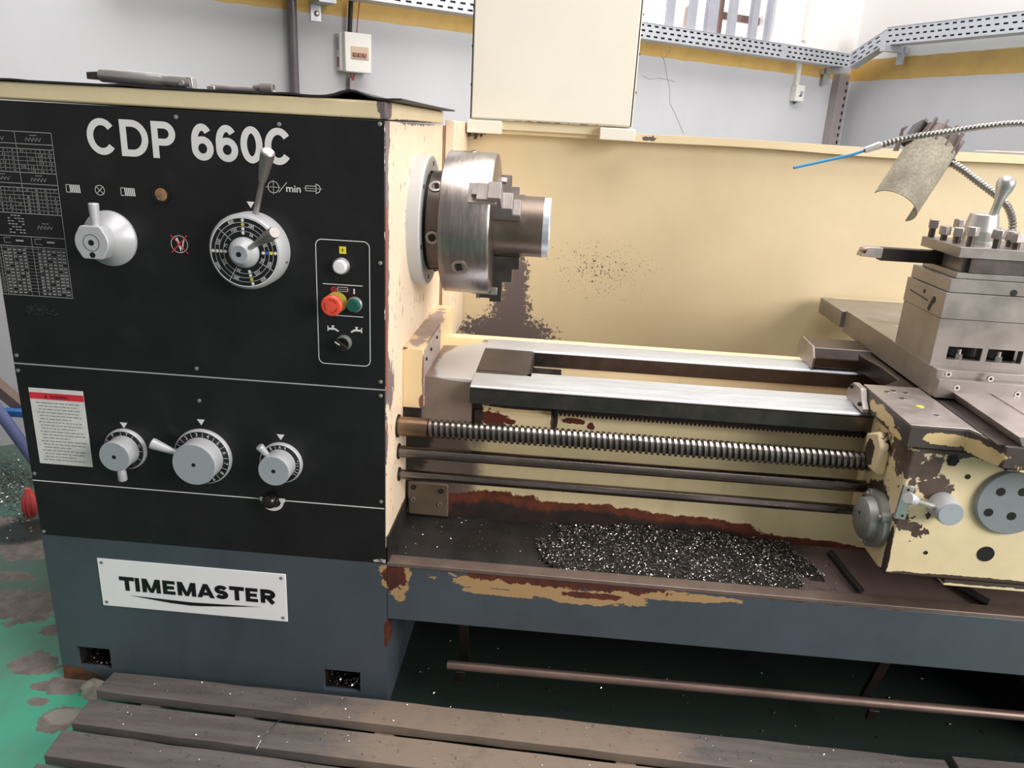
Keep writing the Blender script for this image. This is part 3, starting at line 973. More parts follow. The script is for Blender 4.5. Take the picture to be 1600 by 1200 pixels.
def hline(z, x0=XL, x1=XR, w=.0011):
    line(g, (x0, z), (x1, z), w, PP)


def vline(x, z0, z1, w=.0009):
    line(g, (x, z0), (x, z1), w, PP)


xm = XL + .0735
for z in (1.262, 1.240, 1.231, 1.187, 1.166, 1.158, 1.109, 1.064, 1.044, .945):
    hline(z)
vline(XL, .945, 1.262); vline(XR, .945, 1.262); vline(xm, 1.109, 1.262); vline(xm + .003, .945, 1.064)
for z in np.linspace(1.231, 1.187, 7)[1:-1]:
    hline(z, w=.0006)
for z in np.linspace(1.158, 1.109, 8)[1:-1]:
    hline(z, w=.0006)
for x0 in (XL, xm):
    for k in range(1, 4):
        vline(x0 + k * .0183, 1.187, 1.231, .0005); vline(x0 + k * .0183, 1.109, 1.158, .0005)
t1 = [['1', '2', '4', '8'], ['', '2.25', '4.5', '9'], ['1.25', '2.5', '5', '10'], ['', '2.75', '5.5', '11'], ['1.5', '3', '6', '12'], ['1.75', '3.5', '7', '14']]
t2 = [['0.5', '1', '2', '4'], ['', '', '2.25', '4.5'], ['', '1.25', '2.5', '5'], ['', '', '2.75', '5.5'], ['0.75', '1.5', '3', '6'], ['', '1.75', '3.5', '7']]
t3 = [['28', '14', '7', '3.5'], ['26', '13', '', ''], ['24', '12', '6', '3'], ['22', '11', '5.5', ''], ['20', '10', '5', '2.5'], ['18', '9', '4.5', ''], ['16', '8', '4', '2']]
t4 = [['56', '28', '14', '7'], ['', '26', '13', ''], ['48', '24', '12', '6'], ['44', '22', '11', '5.5'], ['40', '20', '10', '5'], ['36', '18', '9', '4.5'], ['32', '16', '8', '4']]
for x0, tb, za, zz in ((XL, t1, 1.231, 1.187), (xm, t2, 1.231, 1.187), (XL, t3, 1.158, 1.109), (xm, t4, 1.158, 1.109)):
    rows = len(tb)
    for i, row in enumerate(tb):
        for j, tx in enumerate(row):
            if tx:
                put_text(g, tx, x0 + .0183 * (j + .5), za - (za - zz) * (i + .5) / rows, .0042, PP)
for cx, cz in ((XL + .035, 1.250), (xm + .035, 1.250), (XL + .035, 1.176), (xm + .035, 1.176), (xm + .035, 1.085)):
    pts = [(cx - .016 + k * .0035, cz - .005 + (.007 if k % 2 else 0)) for k in range(10)]
    for p, q in zip(pts, pts[1:]):
        line(g, p, q, .0007, PP)
    line(g, (cx - .006, cz + .006), (cx + .008, cz + .006), .0008, PP)
for k in range(7):
    for j in range(5):
        if (k * 3 + j) % 4:
            line(g, (XL + .034 + j * .007, 1.104 - k * .0055), (XL + .039 + j * .007, 1.104 - k * .0055), .0018, PP)
vline(XL + .012, .945, 1.044); vline(XL + .024, .945, 1.044, .0006); vline(XL + .036, .945, 1.044, .0005)
vline(xm - .012, .945, 1.044, .0006); vline(xm + .014, .945, 1.044, .0006); vline(xm + .026, .945, 1.044, .0005); vline(XR - .012, .945, 1.044, .0006)
for cx in (XL + .03, xm + .02):
    line(g, (cx - .01, 1.060), (cx + .004, 1.060), .0008, PP); line(g, (cx - .01, 1.050), (cx + .004, 1.050), .0008, PP)
    line(g, (cx - .01, 1.060), (cx - .01, 1.050), .0008, PP); line(g, (cx + .014, 1.055), (cx + .03, 1.055), .003, PP)
zz = np.linspace(1.040, .947, 15)
for i, z in enumerate(zz[:-1]):
    zc = z - .0033
    if i % 1 == 0:
        hline(z, w=.00045)
    for j in range(13):
        x = XL + .0145 + j * .0101
        if (i * 5 + j * 3) % 7 and abs(j - 5.6) > .6:
            line(g, (x, zc), (x + .0072, zc), .0021, PP)
    put_text(g, str(i + 1), XL + .006, zc, .0042, PP)
part(g, 'thread_chart', M_printgrey, up_panel, smooth=0, recalc=False)
# faded marks below the chart
g = MB()
for k in range(16):
    x = -.745 + random.random() * .06
    line(g, (x, .905 + random.random() * .025), (x + .004 + random.random() * .008, .905 + random.random() * .025), .001, PP)
part(g, 'faded_print', mat('faded_print', C(70, 70, 72), .6), up_panel, smooth=0, recalc=False)

# icons over the direction knob
for cx in (-.611, -.502):
    g = MB()
    line(g, (cx - .014, 1.169), (cx - .014, 1.155), .001, PP); line(g, (cx - .014, 1.169), (cx - .007, 1.169), .001, PP); line(g, (cx - .014, 1.155), (cx - .007, 1.155), .001, PP)
    for k in range(6):
        line(g, (cx - .006 + k * .0036, 1.1695), (cx - .005 + k * .0036, 1.1545), .0023, PP)
    part(g, 'thread_symbol', M_white, up_panel, smooth=0, recalc=False)
g = MB()
arc(g, (-.558, 1.162), .0092, .001, 0, 2 * math.pi, PP)
for s in (1, -1):
    line(g, (-.558 - .0075, 1.162 - .0075 * s), (-.558 + .0075, 1.162 + .0075 * s), .001, PP)
part(g, 'neutral_symbol', M_white, up_panel, smooth=0, recalc=False)
g = MB()
# no hand-braking symbol circle, arrows over the dials
arc(g, (-.409, 1.068), .0165, .0011, 0, 2 * math.pi, PP, 32)
poly(g, [(-.416, 1.079), (-.412, 1.081), (-.403, 1.055), (-.407, 1.052)], PP)
poly(g, [(-.400, 1.080), (-.398, 1.078), (-.404, 1.052), (-.407, 1.053)], PP)
part(g, 'no_shift_symbol', M_white, up_panel, smooth=0, recalc=False)
g = MB()
poly(g, [(-.262 - .0075, 1.1575), (-.262 + .0075, 1.1575), (-.262, 1.1455)], PP)
part(g, 'dial_pointer', M_white, up_panel, smooth=0, recalc=False)
g = MB()
# rpm symbol
arc(g, (-.216, 1.187), .0105, .0009, 0, 2 * math.pi, PP, 28)
line(g, (-.231, 1.187), (-.202, 1.187), .0006, PP); line(g, (-.216, 1.200), (-.216, 1.174), .0006, PP)
line(g, (-.206, 1.178), (-.190, 1.197), .001, PP)
put_text(g, 'min', -.1775, 1.186, .0125, PP, w=.028, bold=.012)
part(g, 'speed_symbol', M_white, up_panel, smooth=0, recalc=False)
g = MB()
line(g, (-.154, 1.193), (-.134, 1.193), .0009, PP); line(g, (-.154, 1.184), (-.134, 1.184), .0009, PP); line(g, (-.154, 1.193), (-.154, 1.184), .0009, PP)
line(g, (-.158, 1.1885), (-.122, 1.1885), .0006, PP)
arc(g, (-.134, 1.1885), .008, .0012, -1.57, 1.57, PP, 12); line(g, (-.134, 1.198), (-.134, 1.179), .001, PP)
part(g, 'spindle_symbol', M_white, up_panel, smooth=0, recalc=False)
g = MB()
# rounded frame round the buttons
x0, x1, z0, z1, rr = -.138, -.033, .846, 1.095, .012
for p, q in (((x0 + rr, z1), (x1 - rr, z1)), ((x0 + rr, z0), (x1 - rr, z0)), ((x0, z0 + rr), (x0, z1 - rr)), ((x1, z0 + rr), (x1, z1 - rr))):
    line(g, p, q, .0016, PP)
for cx, cz, a0 in ((x1 - rr, z1 - rr, 0), (x0 + rr, z1 - rr, 90), (x0 + rr, z0 + rr, 180), (x1 - rr, z0 + rr, 270)):
    arc(g, (cx, cz), rr, .0016, R(a0), R(a0 + 90), PP, 8)
part(g, 'button_frame', M_white, up_panel, smooth=0, recalc=False)
g = MB()
line(g, (-.126, 1.009), (-.047, 1.009), .0016, PP)
part(g, 'divider_line', M_white, up_panel, smooth=0, recalc=False)
g = MB()
line(g, (-.105, .947), (-.046, .947), .0016, PP)
part(g, 'divider_line', M_white, up_panel, smooth=0, recalc=False)
g = MB()
line(g, (-.097, 1.004), (-.077, 1.004), .0009, PP); line(g, (-.097, .996), (-.077, .996), .0009, PP); line(g, (-.097, 1.004), (-.097, .996), .0009, PP); line(g, (-.077, 1.004), (-.077, .996), .0009, PP); line(g, (-.100, 1.0), (-.074, 1.0), .0006, PP)
part(g, 'motor_symbol', M_white, up_panel, smooth=0, recalc=False)
g = MB()
poly(g, [(-.0655, 1.0025), (-.0625, 1.0025), (-.0625, .992), (-.0655, .992)], PP)
part(g, 'start_symbol', M_white, up_panel, smooth=0, recalc=False)
for sx, cx in ((1, -.107), (-1, -.061)):
    g = MB()
    T = lambda a, b: (cx + sx * a, .919 + b)
    poly(g, [T(-.012, .006), T(-.010, .006), T(-.010, -.005), T(-.012, -.005)], PP)
    poly(g, [T(-.010, .002), T(.004, .002), T(.011, -.003), T(.011, -.005), T(.008, -.005), T(.003, -.002), T(-.010, -.002)], PP)
    poly(g, [T(-.003, .002), T(.001, .002), T(.001, .005), T(.003, .007), T(-.005, .007), T(-.003, .005)], PP)
    part(g, 'tap_symbol', M_white, up_panel, smooth=0, recalc=False)
g = MB()
P2 = panelP(YP - .0004)
for s in (1, -1):
    line(g, (-.409 - .016, 1.068 + .017 * s), (-.409 + .017, 1.068 - .018 * s), .0022, P2)
arc(g, (-.1045, .999), .0045, .0022, 0, 2 * math.pi, PP); disc(g, (-.1045, .999), .0018, PP)
part(g, 'red_symbols', M_redprint, up_panel, smooth=0, recalc=False)
g = MB(); poly(g, [(-.092, 1.0835), (-.0785, 1.0835), (-.0785, 1.0695), (-.092, 1.0695)], PP)
ys = part(g, 'voltage_label', M_yellow, up_panel, smooth=0, recalc=False)
g = MB(); poly(g, [(-.084, 1.081), (-.088, 1.076), (-.0855, 1.0765), (-.087, 1.0715), (-.0825, 1.0775), (-.085, 1.077)], P2)
part(g, 'voltage_mark', M_ink, up_panel, smooth=0, recalc=False)

# oil sight glass
sg = part(MB().ring((-.436, -.001, 1.161), (0, -1, 0), .0135, .0175, 0, .004), 'sight_glass', M_darkmetal)
part(MB().rev([(0, .0135), (.003, .0125), (.0055, .008), (.0065, .002)], (-.436, -.001, 1.161), (0, -1, 0), 24), 'glass_bead', M_brass, sg)

# direction knob (top left)
K1 = (-.547, -.001, 1.071)
dk = part(MB().rev([(0, .054), (.006, .054), (.030, .032), (.040, .030)], K1, (0, -1, 0), 48), 'direction_knob', M_grey, bevel=.0015)
hp = []
for i in range(36):
    a = 2 * math.pi * i / 36
    r_ = .035 if (abs(math.cos(a)) < .75) else .033
    if abs(math.sin(a)) > .86: r_ = .0335 / max(.86, abs(math.sin(a))) * .93
    hp.append((K1[0] + r_ * math.cos(a), K1[2] + r_ * math.sin(a)))
kb = part(MB().prism(hp, 1, -.040, -.066), 'knob_body', M_grey, dk, bevel=.002)
part(MB().ring((K1[0], -.066, K1[2]), (0, -1, 0), .0150, .0158, 0, .0004), 'cap_seam', M_hole, dk)
part(MB().rev([(0, .0055), (.0005, .0055)], (K1[0], -.066, K1[2]), (0, -1, 0), 16), 'screw_socket', M_hole, dk)
part(MB().rev([(0, .0055), (.0005, .0055)], (K1[0], -.066, K1[2] - .023), (0, -1, 0), 16), 'screw_socket', M_hole, dk)
part(MB().rev([(0, .007), (.02, .0085), (.042, .0095), (.044, .008)], (K1[0] + .004, -.052, K1[2] + .028), (0, .02, 1), 20), 'handle', M_grey, dk)

# spindle speed dial
SD = (-.260, 1.068)
sd = part(MB().rev([(0, .072), (.038, .072), (.046, .0665), (.046, .060)], (SD[0], -.001, SD[1]), (0, -1, 0), 64), 'speed_dial', M_grey, bevel=.001)
df = part(MB().rev([(0, .0640), (.0012, .0640)], (SD[0], -.047, SD[1]), (0, -1, 0), 64), 'dial_face', M_dial, sd)
DP = panelP(-.0488)
g = MB()
for r_ in (.0645,):
    arc(g, SD, r_, .0016, 0, 2 * math.pi, DP, 64)
for r_ in (.056, .048, .040):
    arc(g, SD, r_, .0006, 0, 2 * math.pi, DP, 56)
for a in (138, 240, 330, 40):
    line(g, (SD[0] + .032 * math.cos(R(a)), SD[1] + .032 * math.sin(R(a))), (SD[0] + .064 * math.cos(R(a)), SD[1] + .064 * math.sin(R(a))), .0009, DP)
for tx, r_, a in (('800', .0595, 112), ('280', .0520, 72), ('100', .044, 113), ('36', .0365, 65), ('550', .0520, 161), ('75', .0365, 163), ('1600', .0595, 208), ('205', .044, 207),
                  ('25', .0595, 20), ('40', .044, 22), ('50', .0365, 340), ('400', .052, 338), ('800', .0595, 305), ('105', .044, 302), ('36', .0365, 250), ('280', .0520, 250)):
    put_text(g, tx, SD[0] + r_ * math.cos(R(a)), SD[1] + r_ * math.sin(R(a)), .0062, DP, rot=R(a - 90), w=.0037 * len(tx))
for a, cols in ((90, (0, 1, 0, 0)), (180, (0, 0, 0, 0)), (283, (0, 2, 0, 0)), (2, (0, 1, 3, 0))):
    for k, r_ in enumerate((.0600, .0520, .0440, .0365)):
        if cols[k] == 0:
            disc(g, (SD[0] + r_ * math.cos(R(a)), SD[1] + r_ * math.sin(R(a))), .0031, DP)
part(g, 'dial_print', M_white, sd, smooth=0, recalc=False)
for a, r_, m in ((90, .052, M_olive), (283, .052, M_olive), (2, .052, M_yellow), (2, .044, M_blue)):
    g = MB(); disc(g, (SD[0] + r_ * math.cos(R(a)), SD[1] + r_ * math.sin(R(a))), .0033, DP)
    part(g, 'colour_dot', m, sd, smooth=0, recalc=False)
hub = part(MB().rev([(0, .029), (.004, .029), (.012, .025), (.022, .0185), (.025, .0165)], (SD[0], -.048, SD[1]), (0, -1, 0), 40), 'dial_hub', M_grey, sd)
part(MB().rev([(0, .0150), (.001, .0150)], (SD[0], -.0728, SD[1]), (0, -1, 0), 32), 'hub_cap', M_knobface, sd)
part(MB().rev([(0, .0048), (.0005, .0048)], (SD[0], -.0739, SD[1]), (0, -1, 0), 16), 'screw_socket', M_hole, sd)


def lever(p0, p1, name, prof, m, parent, n=20):
    p0 = Vector(p0); p1 = Vector(p1)
    L_ = (p1 - p0).length
    return part(MB().rev([(t * L_, r) for t, r in prof], p0, p1 - p0, n), name, m, parent)


LP0 = Vector((SD[0] + .014, -.022, SD[1] + .066))
LP1 = Vector(at(419, 236, 1, -.085))
lever(LP0, LP1, 'long_lever', [(0, .0058), (.56, .0050), (.565, .0072), (.60, .0078), (.9, .0125), (.985, .0125), (1, .010)], M_steel, sd)
q1 = Vector(at(429, 363, 1, -.125))
lever(Vector((SD[0] + .014, -.060, SD[1] + .010)), q1, 'short_lever', [(0, .0045), (.3, .0055), (.75, .0105), (.97, .0108), (1, .0095)], M_steel, sd)
part(MB().rev([(0, .0028), (.001, .0028)], (SD[0] + .0718, -.022, SD[1] - .024 + .006), (1, 0, -.2), 12), 'set_screw', M_brass, sd)

# push buttons
il = part(MB().rev([(0, .0165), (.004, .0165), (.006, .0145)], (-.088, -.001, 1.046), (0, -1, 0), 32), 'indicator_lamp', M_castgrey)
part(MB().rev([(0, .0135), (.010, .0135), (.0125, .011), (.013, .004)], (-.088, -.006, 1.046), (0, -1, 0), 32), 'lens', M_lampwhite, il)
es = part(MB().rev([(0, .0205), (.002, .0205)], (-.099, -.001, .974), (0, -1, 0), 36), 'emergency_stop', M_olive)
part(MB().rev([(0, .012), (.022, .012)], (-.099, -.003, .974), (0, -1, 0), 24), 'stem', M_castgrey, es)
part(MB().rev([(0, .0185), (.007, .0205), (.016, .0205), (.019, .018), (.0195, .013)], (-.099, -.022, .974), (0, -1, 0), 36), 'mushroom_head', M_orange, es)
g = MB()
for a in (30, 150, 270):
    arc(g, (-.099, .974), .0125, .0016, R(a), R(a + 75), panelP(-.0419), 10)
part(g, 'turn_arrows', mat('estop_mark', C(150, 40, 34), .5), es, smooth=0, recalc=False)
gb = part(MB().rev([(0, .0155), (.004, .0155), (.006, .013)], (-.063, -.001, .9715), (0, -1, 0), 32), 'start_button', M_castgrey)
part(MB().rev([(0, .0125), (.010, .0125), (.012, .0115)], (-.063, -.006, .9715), (0, -1, 0), 32), 'button_cap', M_green, gb)
ss = part(MB().rev([(0, .0160), (.004, .0160), (.008, .0145), (.012, .0135)], (-.086, -.001, .8925), (0, -1, 0), 36), 'selector_switch', M_castgrey)
part(MB().rev([(0, .0125), (.001, .0125)], (-.086, -.013, .8925), (0, -1, 0), 32), 'switch_face', M_blackgloss, ss)
part(MB().obox((-.086, -.020, .8925), .0135, .006, .0042, (1, 0, -.62), (0, 1, 0)), 'switch_grip', M_darkmetal, ss, bevel=.001)
part(MB().obox((-.0925, -.0265, .8965), .0055, .0008, .0008, (1, 0, -.62), (0, 1, 0)), 'switch_pointer', M_white, ss)
part(MB().rev([(0, .0035), (.001, .0035)], (-.085, -.001, .8665), (0, -1, 0), 12), 'plug', M_darkmetal, up_panel)

# ---- lower panel: line, lever emblem, sticker, dials
for x0, x1 in ((HL + .002, -.278), (-.222, -.005)):
    g = MB(); line(g, (x0, .529), (x1, .529), .0024, PP)
    part(g, 'trim_line', M_white, lo_panel, smooth=0, recalc=False)
outer = [(-.278, .5335), (-.278, .5245)] + [(-.250 + .0245 * math.cos(R(a)), .5245 + .0225 * math.sin(R(a))) for a in np.linspace(182, 358, 18)] + [(-.222, .5245), (-.222, .5335)]
inner = [(-.264, .5335), (-.266, .5255)] + [(-.250 + .0185 * math.cos(R(a)), .5245 + .0150 * math.sin(R(a))) for a in np.linspace(182, 358, 18)] + [(-.234, .5255), (-.236, .5335)]
g = MB()
g.add([PP(*p) for p in outer] + [PP(*p) for p in inner], [(i, i + 1, len(outer) + i + 1, len(outer) + i) for i in range(len(outer) - 1)])
part(g, 'lever_emblem', M_white, lo_panel, smooth=0, recalc=False)
for x, z in ((-.565, .676), (-.395, .6965), (-.225, .6765)):
    g = MB(); poly(g, [(x - .0085, z + .0065), (x + .0085, z + .0065), (x, z - .0065)], PP)
    part(g, 'dial_pointer', M_white, lo_panel, smooth=0, recalc=False)
lk = part(MB().rev([(0, .012), (.004, .014), (.006, .014), (.007, .011), (.009, .011)], (-.250, -.001, .529), (0, -1, 0), 24), 'lever_ball', M_darkmetal)
bb2 = MB()
bb2.rev([(-.0165 * math.cos(R(a)), max(.0005, .0165 * math.sin(R(a)))) for a in np.linspace(10, 180, 16)], (-.251, -.013, .5315), (0, -1, 0), 28)
part(bb2, 'ball_knob', M_blackgloss, lk)

stk = part(MB().box(-.765, -.646, -.0019, -.0012, .572, .746), 'warning_sticker', M_sticker, lo_panel, smooth=0)
g = MB(); poly(g, [(-.765, .7365), (-.646, .7365), (-.646, .722), (-.765, .722)], panelP(-.0022))
part(g, 'red_band', M_redprint, lo_panel, smooth=0, recalc=False)
g = MB()
put_text(g, 'WARNING', -.700, .729, .0072, panelP(-.0026), w=.038, bold=.012)
poly(g, [(-.733, .7255), (-.7255, .7255), (-.729, .7335)], panelP(-.0026))
part(g, 'warning_print', mat('warning_ink', C(110, 26, 36), .5), lo_panel, smooth=0, recalc=False)
g = MB()
for i in range(19):
    z = .714 - i * .0073
    x = -.757 + (.004 if i % 3 == 0 else .008)
    end = -.652 - random.random() * (.045 if i % 3 == 2 else .01)
    while x < end:
        w_ = .004 + random.random() * .010
        line(g, (x, z), (min(x + w_, end), z), .0020, panelP(-.0022)); x += w_ + .0022
part(g, 'sticker_text', M_stickertext, lo_panel, smooth=0, recalc=False)


def feed_knob(cx, cz, rd, rk, name, letters, handle):
    base = part(MB().rev([(0, rd), (.006, rd), (.010, rd - .003)], (cx, -.001, cz), (0, -1, 0), 56), name, M_grey, bevel=.0008)
    part(MB().rev([(0, rd - .0035), (.001, rd - .0035)], (cx, -.0105, cz), (0, -1, 0), 48), 'dial_ring', M_dial, base)
    DPk = panelP(-.0119)
    g = MB()
    for tx, a in letters:
        if tx == '|':
            line(g, (cx + (rk + .001) * math.cos(R(a)), cz + (rk + .001) * math.sin(R(a))), (cx + (rd - .0045) * math.cos(R(a)), cz + (rd - .0045) * math.sin(R(a))), .0008, DPk)
        elif tx == '.':
            disc(g, (cx + (rd - .0065) * math.cos(R(a)), cz + (rd - .0065) * math.sin(R(a))), .0013, DPk)
        else:
            rm = (rk + rd - .003) / 2
            put_text(g, tx, cx + rm * math.cos(R(a)), cz + rm * math.sin(R(a)), (rd - rk) * .5, DPk, rot=R(a - 90))
    part(g, 'dial_print', M_white, base, smooth=0, recalc=False)
    part(MB().rev([(0, rk), (.012, rk * .97), (.034, rk), (.036, rk - .001)], (cx, -.0115, cz), (0, -1, 0), 48), 'knob_drum', M_grey, base)
    part(MB().rev([(0, rk - .0018), (.0012, rk - .0018)], (cx, -.0475, cz), (0, -1, 0), 48), 'knob_cap', M_knobface, base)
    part(MB().rev([(0, .0042), (.0005, .0042)], (cx, -.0487, cz), (0, -1, 0), 16), 'screw_socket', M_hole, base)
    p0, p1, prof = handle
    lever(p0, p1, 'handle', prof, M_grey, base)
    return base


FK1 = (-.565, .623); FK2 = (-.395, .6195); FK3 = (-.2255, .6195)
feed_knob(*FK1, .046, .0335, 'feed_selector', [('T', 75), ('U', 20), ('|', 95), ('|', 55), ('|', 125), ('.', 122), ('|', 0), ('|', 330), ('P', 150)],
          ((FK1[0], -.030, FK1[1] - .028), (FK1[0] + .002, -.030, FK1[1] - .062), [(0, .006), (.4, .009), (.95, .0092), (1, .008)]))
lt = [(str(k), 152 - 27 * (k - 1)) for k in range(1, 10)] + [('|', 138 - 27 * k) for k in range(9)] + [('.', 163), ('.', 168), ('.', -24)]
feed_knob(*FK2, .0625, .0465, 'feed_ratio_dial', lt,
          ((FK2[0] - .043, -.028, FK2[1] + .014), tuple(at(236, 692, 1, -.034)), [(0, .0050), (.15, .006), (.9, .0118), (.97, .0115), (1, .009)]))
feed_knob(*FK3, .046, .0335, 'range_selector', [('B', 118), ('A', 88), ('|', 103), ('|', 70), ('.', 72), ('.', 14), ('|', 6), ('1', 357), ('|', 345), ('2', 335), ('|', 325), ('|', 140)],
          ((FK3[0] - .020, -.028, FK3[1] + .026), tuple(at(405, 697, 1, -.036)), [(0, .0055), (.25, .0068), (.9, .0085), (.97, .008), (1, .006)]))

# ---- grey base under the headstock
mb = MB()
holes = [(-.750, -.666, .040, .097), (-.150, -.063, .040, .098)]
mb.plate([HL, -.750, -.666, -.150, -.063, 0], [0, .040, .097, .098, .3935], holes, 0, .012, lambda u, v, t: (u, t, v))
mb.box(HL, HL + .01, .012, .62, 0, .3935).box(-.01, 0, .012, .62, 0, .3935).box(HL + .01, -.01, .61, .62, 0, .3935).box(HL + .01, -.01, .012, .61, .3835, .3935)
base = part(mb, 'base_cabinet', M_base, smooth=0)
for x0, x1 in ((-.755, -.66), (-.155, -.058)):
    mb = MB().box(x0, x1, .09, .094, .03, .11).box(x0, x0 + .004, .0125, .09, .03, .11).box(x1 - .004, x1, .0125, .09, .03, .11).box(x0, x1, .0125, .09, .106, .11).box(x0, x1, .0125, .09, .032, .038)
    part(mb, 'foot_pocket', M_dirty, base, smooth=0)
    cx = (x0 + x1) / 2 + (.015 if x0 < -.5 else .01)
    part(MB().rev([(0, .013), (.012, .013), (.0125, .008), (.042, .008), (.044, .006)], (cx, .045, .038), (0, 0, 1), 12), 'levelling_bolt', M_darkmetal, base)
plate_ = part(MB().box(-.6655, -.2285, -.0022, -.0002, .2205, .3455), 'name_plate', M_plate, base, bevel=.006)
g = MB(); PN = panelP(-.0030)
word(g, [('T', -.618, .035), ('I', -.582, .012), ('M', -.565, .043), ('E', -.5165, .029), ('M', -.482, .043), ('A', -.4365, .041), ('S', -.395, .031), ('T', -.3605, .034), ('E', -.323, .028), ('R', -.2885, .034)], .2665, .036, .0102, PN)
poly(g, [(-.600, .2545), (-.52, .2525), (-.45, .2505), (-.38, .2525), (-.288, .2548), (-.36, .2485), (-.43, .2425), (-.455, .2415), (-.50, .2435)], PN)
part(g, 'plate_lettering', M_ink, base, smooth=0, recalc=False)
for x, z in ((-.655, .335), (-.239, .335), (-.655, .231), (-.239, .231)):
    part(MB().rev([(0, .0038), (.0012, .0035), (.002, .002)], (x, -.0022, z), (0, -1, 0), 12), 'rivet', M_castgrey, base)

# ---- chip pan and front beam
BX = 2.0
part(MB().box(.0, BX, 0, .012, .2515, .388), 'front_beam', M_base, bevel=.002)
part(MB().box(0, BX, -.001, .034, .388, .3975), 'pan_rim', mat('pan_rim', C(128, 112, 104), .42, metal=.5, var=.15, layers=[dict(col=C(84, 48, 36), rough=.6, metal=0, scale=20, amp=.7, thr=.42, soft=.15)]), bevel=.0015)
mb = MB().prism([(.012, .36), (.034, .366), (.1975, .416), (.60, .416), (.60, .396), (.215, .396), (.012, .352)], 0, 0, BX)
part(mb, 'chip_pan', M_pan, smooth=0)
part(MB().box(.0, BX, .012, .60, .252, .258).box(0, BX, .59, .60, .0, .40), 'added_rear_sheet', M_dirty, smooth=0)  # sheets added below the pan; the rear one keeps light out
part(MB().box(1.62, BX, .0, .60, 0, .2515), 'tail_base', M_base, bevel=.002)
part(MB().box(.0005, .004, .002, .2, .392, .46), 'pan_end_guard', M_pan, smooth=0)
# foot brake bar
fr = part(MB().cyl((.137, .03, .118), (1.62, .03, .124), .0105, 20), 'foot_rail', mat('foot_rail_steel', C(128, 108, 100), .4, metal=.6, var=.15))
for x in (.172, 1.115):
    mb = MB().obox((x, .055, .165), .011, .006, .075, (1, 0, 0), (0, 1, .35))
    mb.obox((x - .004, .022, .097), .011, .005, .016, (1, 0, 0), (0, 1, .2))
    part(mb, 'rail_bracket', M_darkmetal, fr, bevel=.001)
part(MB().cyl((.01, .09, .22), (1.62, .09, .226), .016, 20), 'pivot_shaft', M_darkmetal)
part(MB().cyl((.002, .05, .232), (.04, .05, .232), .006, 12), 'pivot_pin', M_steel)

# ---- bed
BE = 2.0
mb = MB().box(0, BE, .198, .234, .398, .740)                       # front web
mb.box(0, BE, .456, .53, .398, .740)
part(mb, 'bed_casting', M_bed, smooth=0)
part(MB().box(.0, .342, .190, .2, .705, .7195).box(.158, .342, .1905, .2, .640, .700), 'bed_boss', M_bed, bevel=.004)
part(MB().box(.0, BE, .234, .455, .68, .70), 'bed_trough', M_bedtop, smooth=0)
part(MB().box(0, .154, .178, .53, .640, .7745), 'bed_end_block', mat('bed_end_block', C(150, 132, 122), .42, metal=.3, var=.12, vscale=8,
     layers=[dict(col=C(212, 213, 216), rough=.45, metal=.4, scale=10, amp=.12, thr=.30, soft=.04, regs=[((.154, .30, .775), (.14, .30, .012))]),
             dict(col=C(224, 202, 156), rough=.5, metal=0, scale=20, amp=.2, thr=.3, soft=.03, regs=[((.06, .52, .775), (.12, .10, .02))])]), smooth=0)
# front way: flat with a low inverted V on it
wayf = part(MB().prism([(.140, .735), (.140, .770), (.144, .774), (.178, .774), (.205, .779), (.235, .774), (.235, .735)], 0, .154, BE), 'front_way', M_steel_bright, bevel=.0015, smooth=25)
part(MB().prism([(.1385, .733), (.1385, .769), (.140, .770), (.16, .77), (.16, .733)], 0, .154, BE), 'way_front_face', M_nose, smooth=0)
part(MB().box(.154, BE, .1384, .1400, .7655, .7685), 'way_oil_line', M_hole, smooth=0)
part(MB().box(.284, BE, .2352, .262, .735, .7735), 'way_inner_flat', M_steel_bright, bevel=.001)
part(MB().prism([(.455, .735), (.455, .770), (.458, .774), (.49, .778), (.545, .774), (.545, .735)], 0, .154, BE), 'rear_way', M_steel_bright, bevel=.0015, smooth=25)
part(MB().prism([(.4535, .733), (.4535, .769), (.455, .770), (.47, .77), (.47, .733)], 0, .28, BE), 'rear_way_face', M_nose, smooth=0)
part(MB().box(.0, BE, .545, .62, .735, .762), 'rear_ledge', M_cream, smooth=0)
# gap bridge
gap = part(MB().box(.1545, .278, .262, .4545, .70, .7725).box(.1545, .275, .2355, .2605, .70, .7715), 'gap_bridge', mat('gap_bridge_steel', C(86, 80, 82), .42, metal=.7, var=.15), bevel=.001)
part(MB().box(.278, .283, .264, .4545, .70, .770), 'gap_stop', M_hole, gap, smooth=0)
part(MB().box(.283, .355, .36, .45, .70, .730).box(.283, .352, .27, .355, .70, .722), 'gap_step', M_nose, gap, bevel=.001)
# rack with teeth
teeth = []
x = .345
zt_ = .7135
pts = [(BE, .735), (.345, .735)]
while x < BE:
    pts += [(x, zt_ + .001), (x + .0018, zt_ - .0065), (x + .0052, zt_ - .0065), (x + .007, zt_ + .001)]
    x += .0094
mb = MB()
n = len(pts)
mb.box(.345, BE, .168, .197, zt_, .735)
x = .345
while x < BE - .01:
    mb.prism([(x, zt_), (x + .0018, zt_ - .0065), (x + .0052, zt_ - .0065), (x + .007, zt_)], 1, .168, .197)
    x += .0094
rk_ = part(mb, 'gear_rack', M_darkmetal, smooth=0)
for x in (.405, .72, .80):
    part(MB().rev([(0, .006), (.0015, .006)], (x, .168, .725), (0, -1, 0), 14), 'rack_screw', M_hole, rk_)
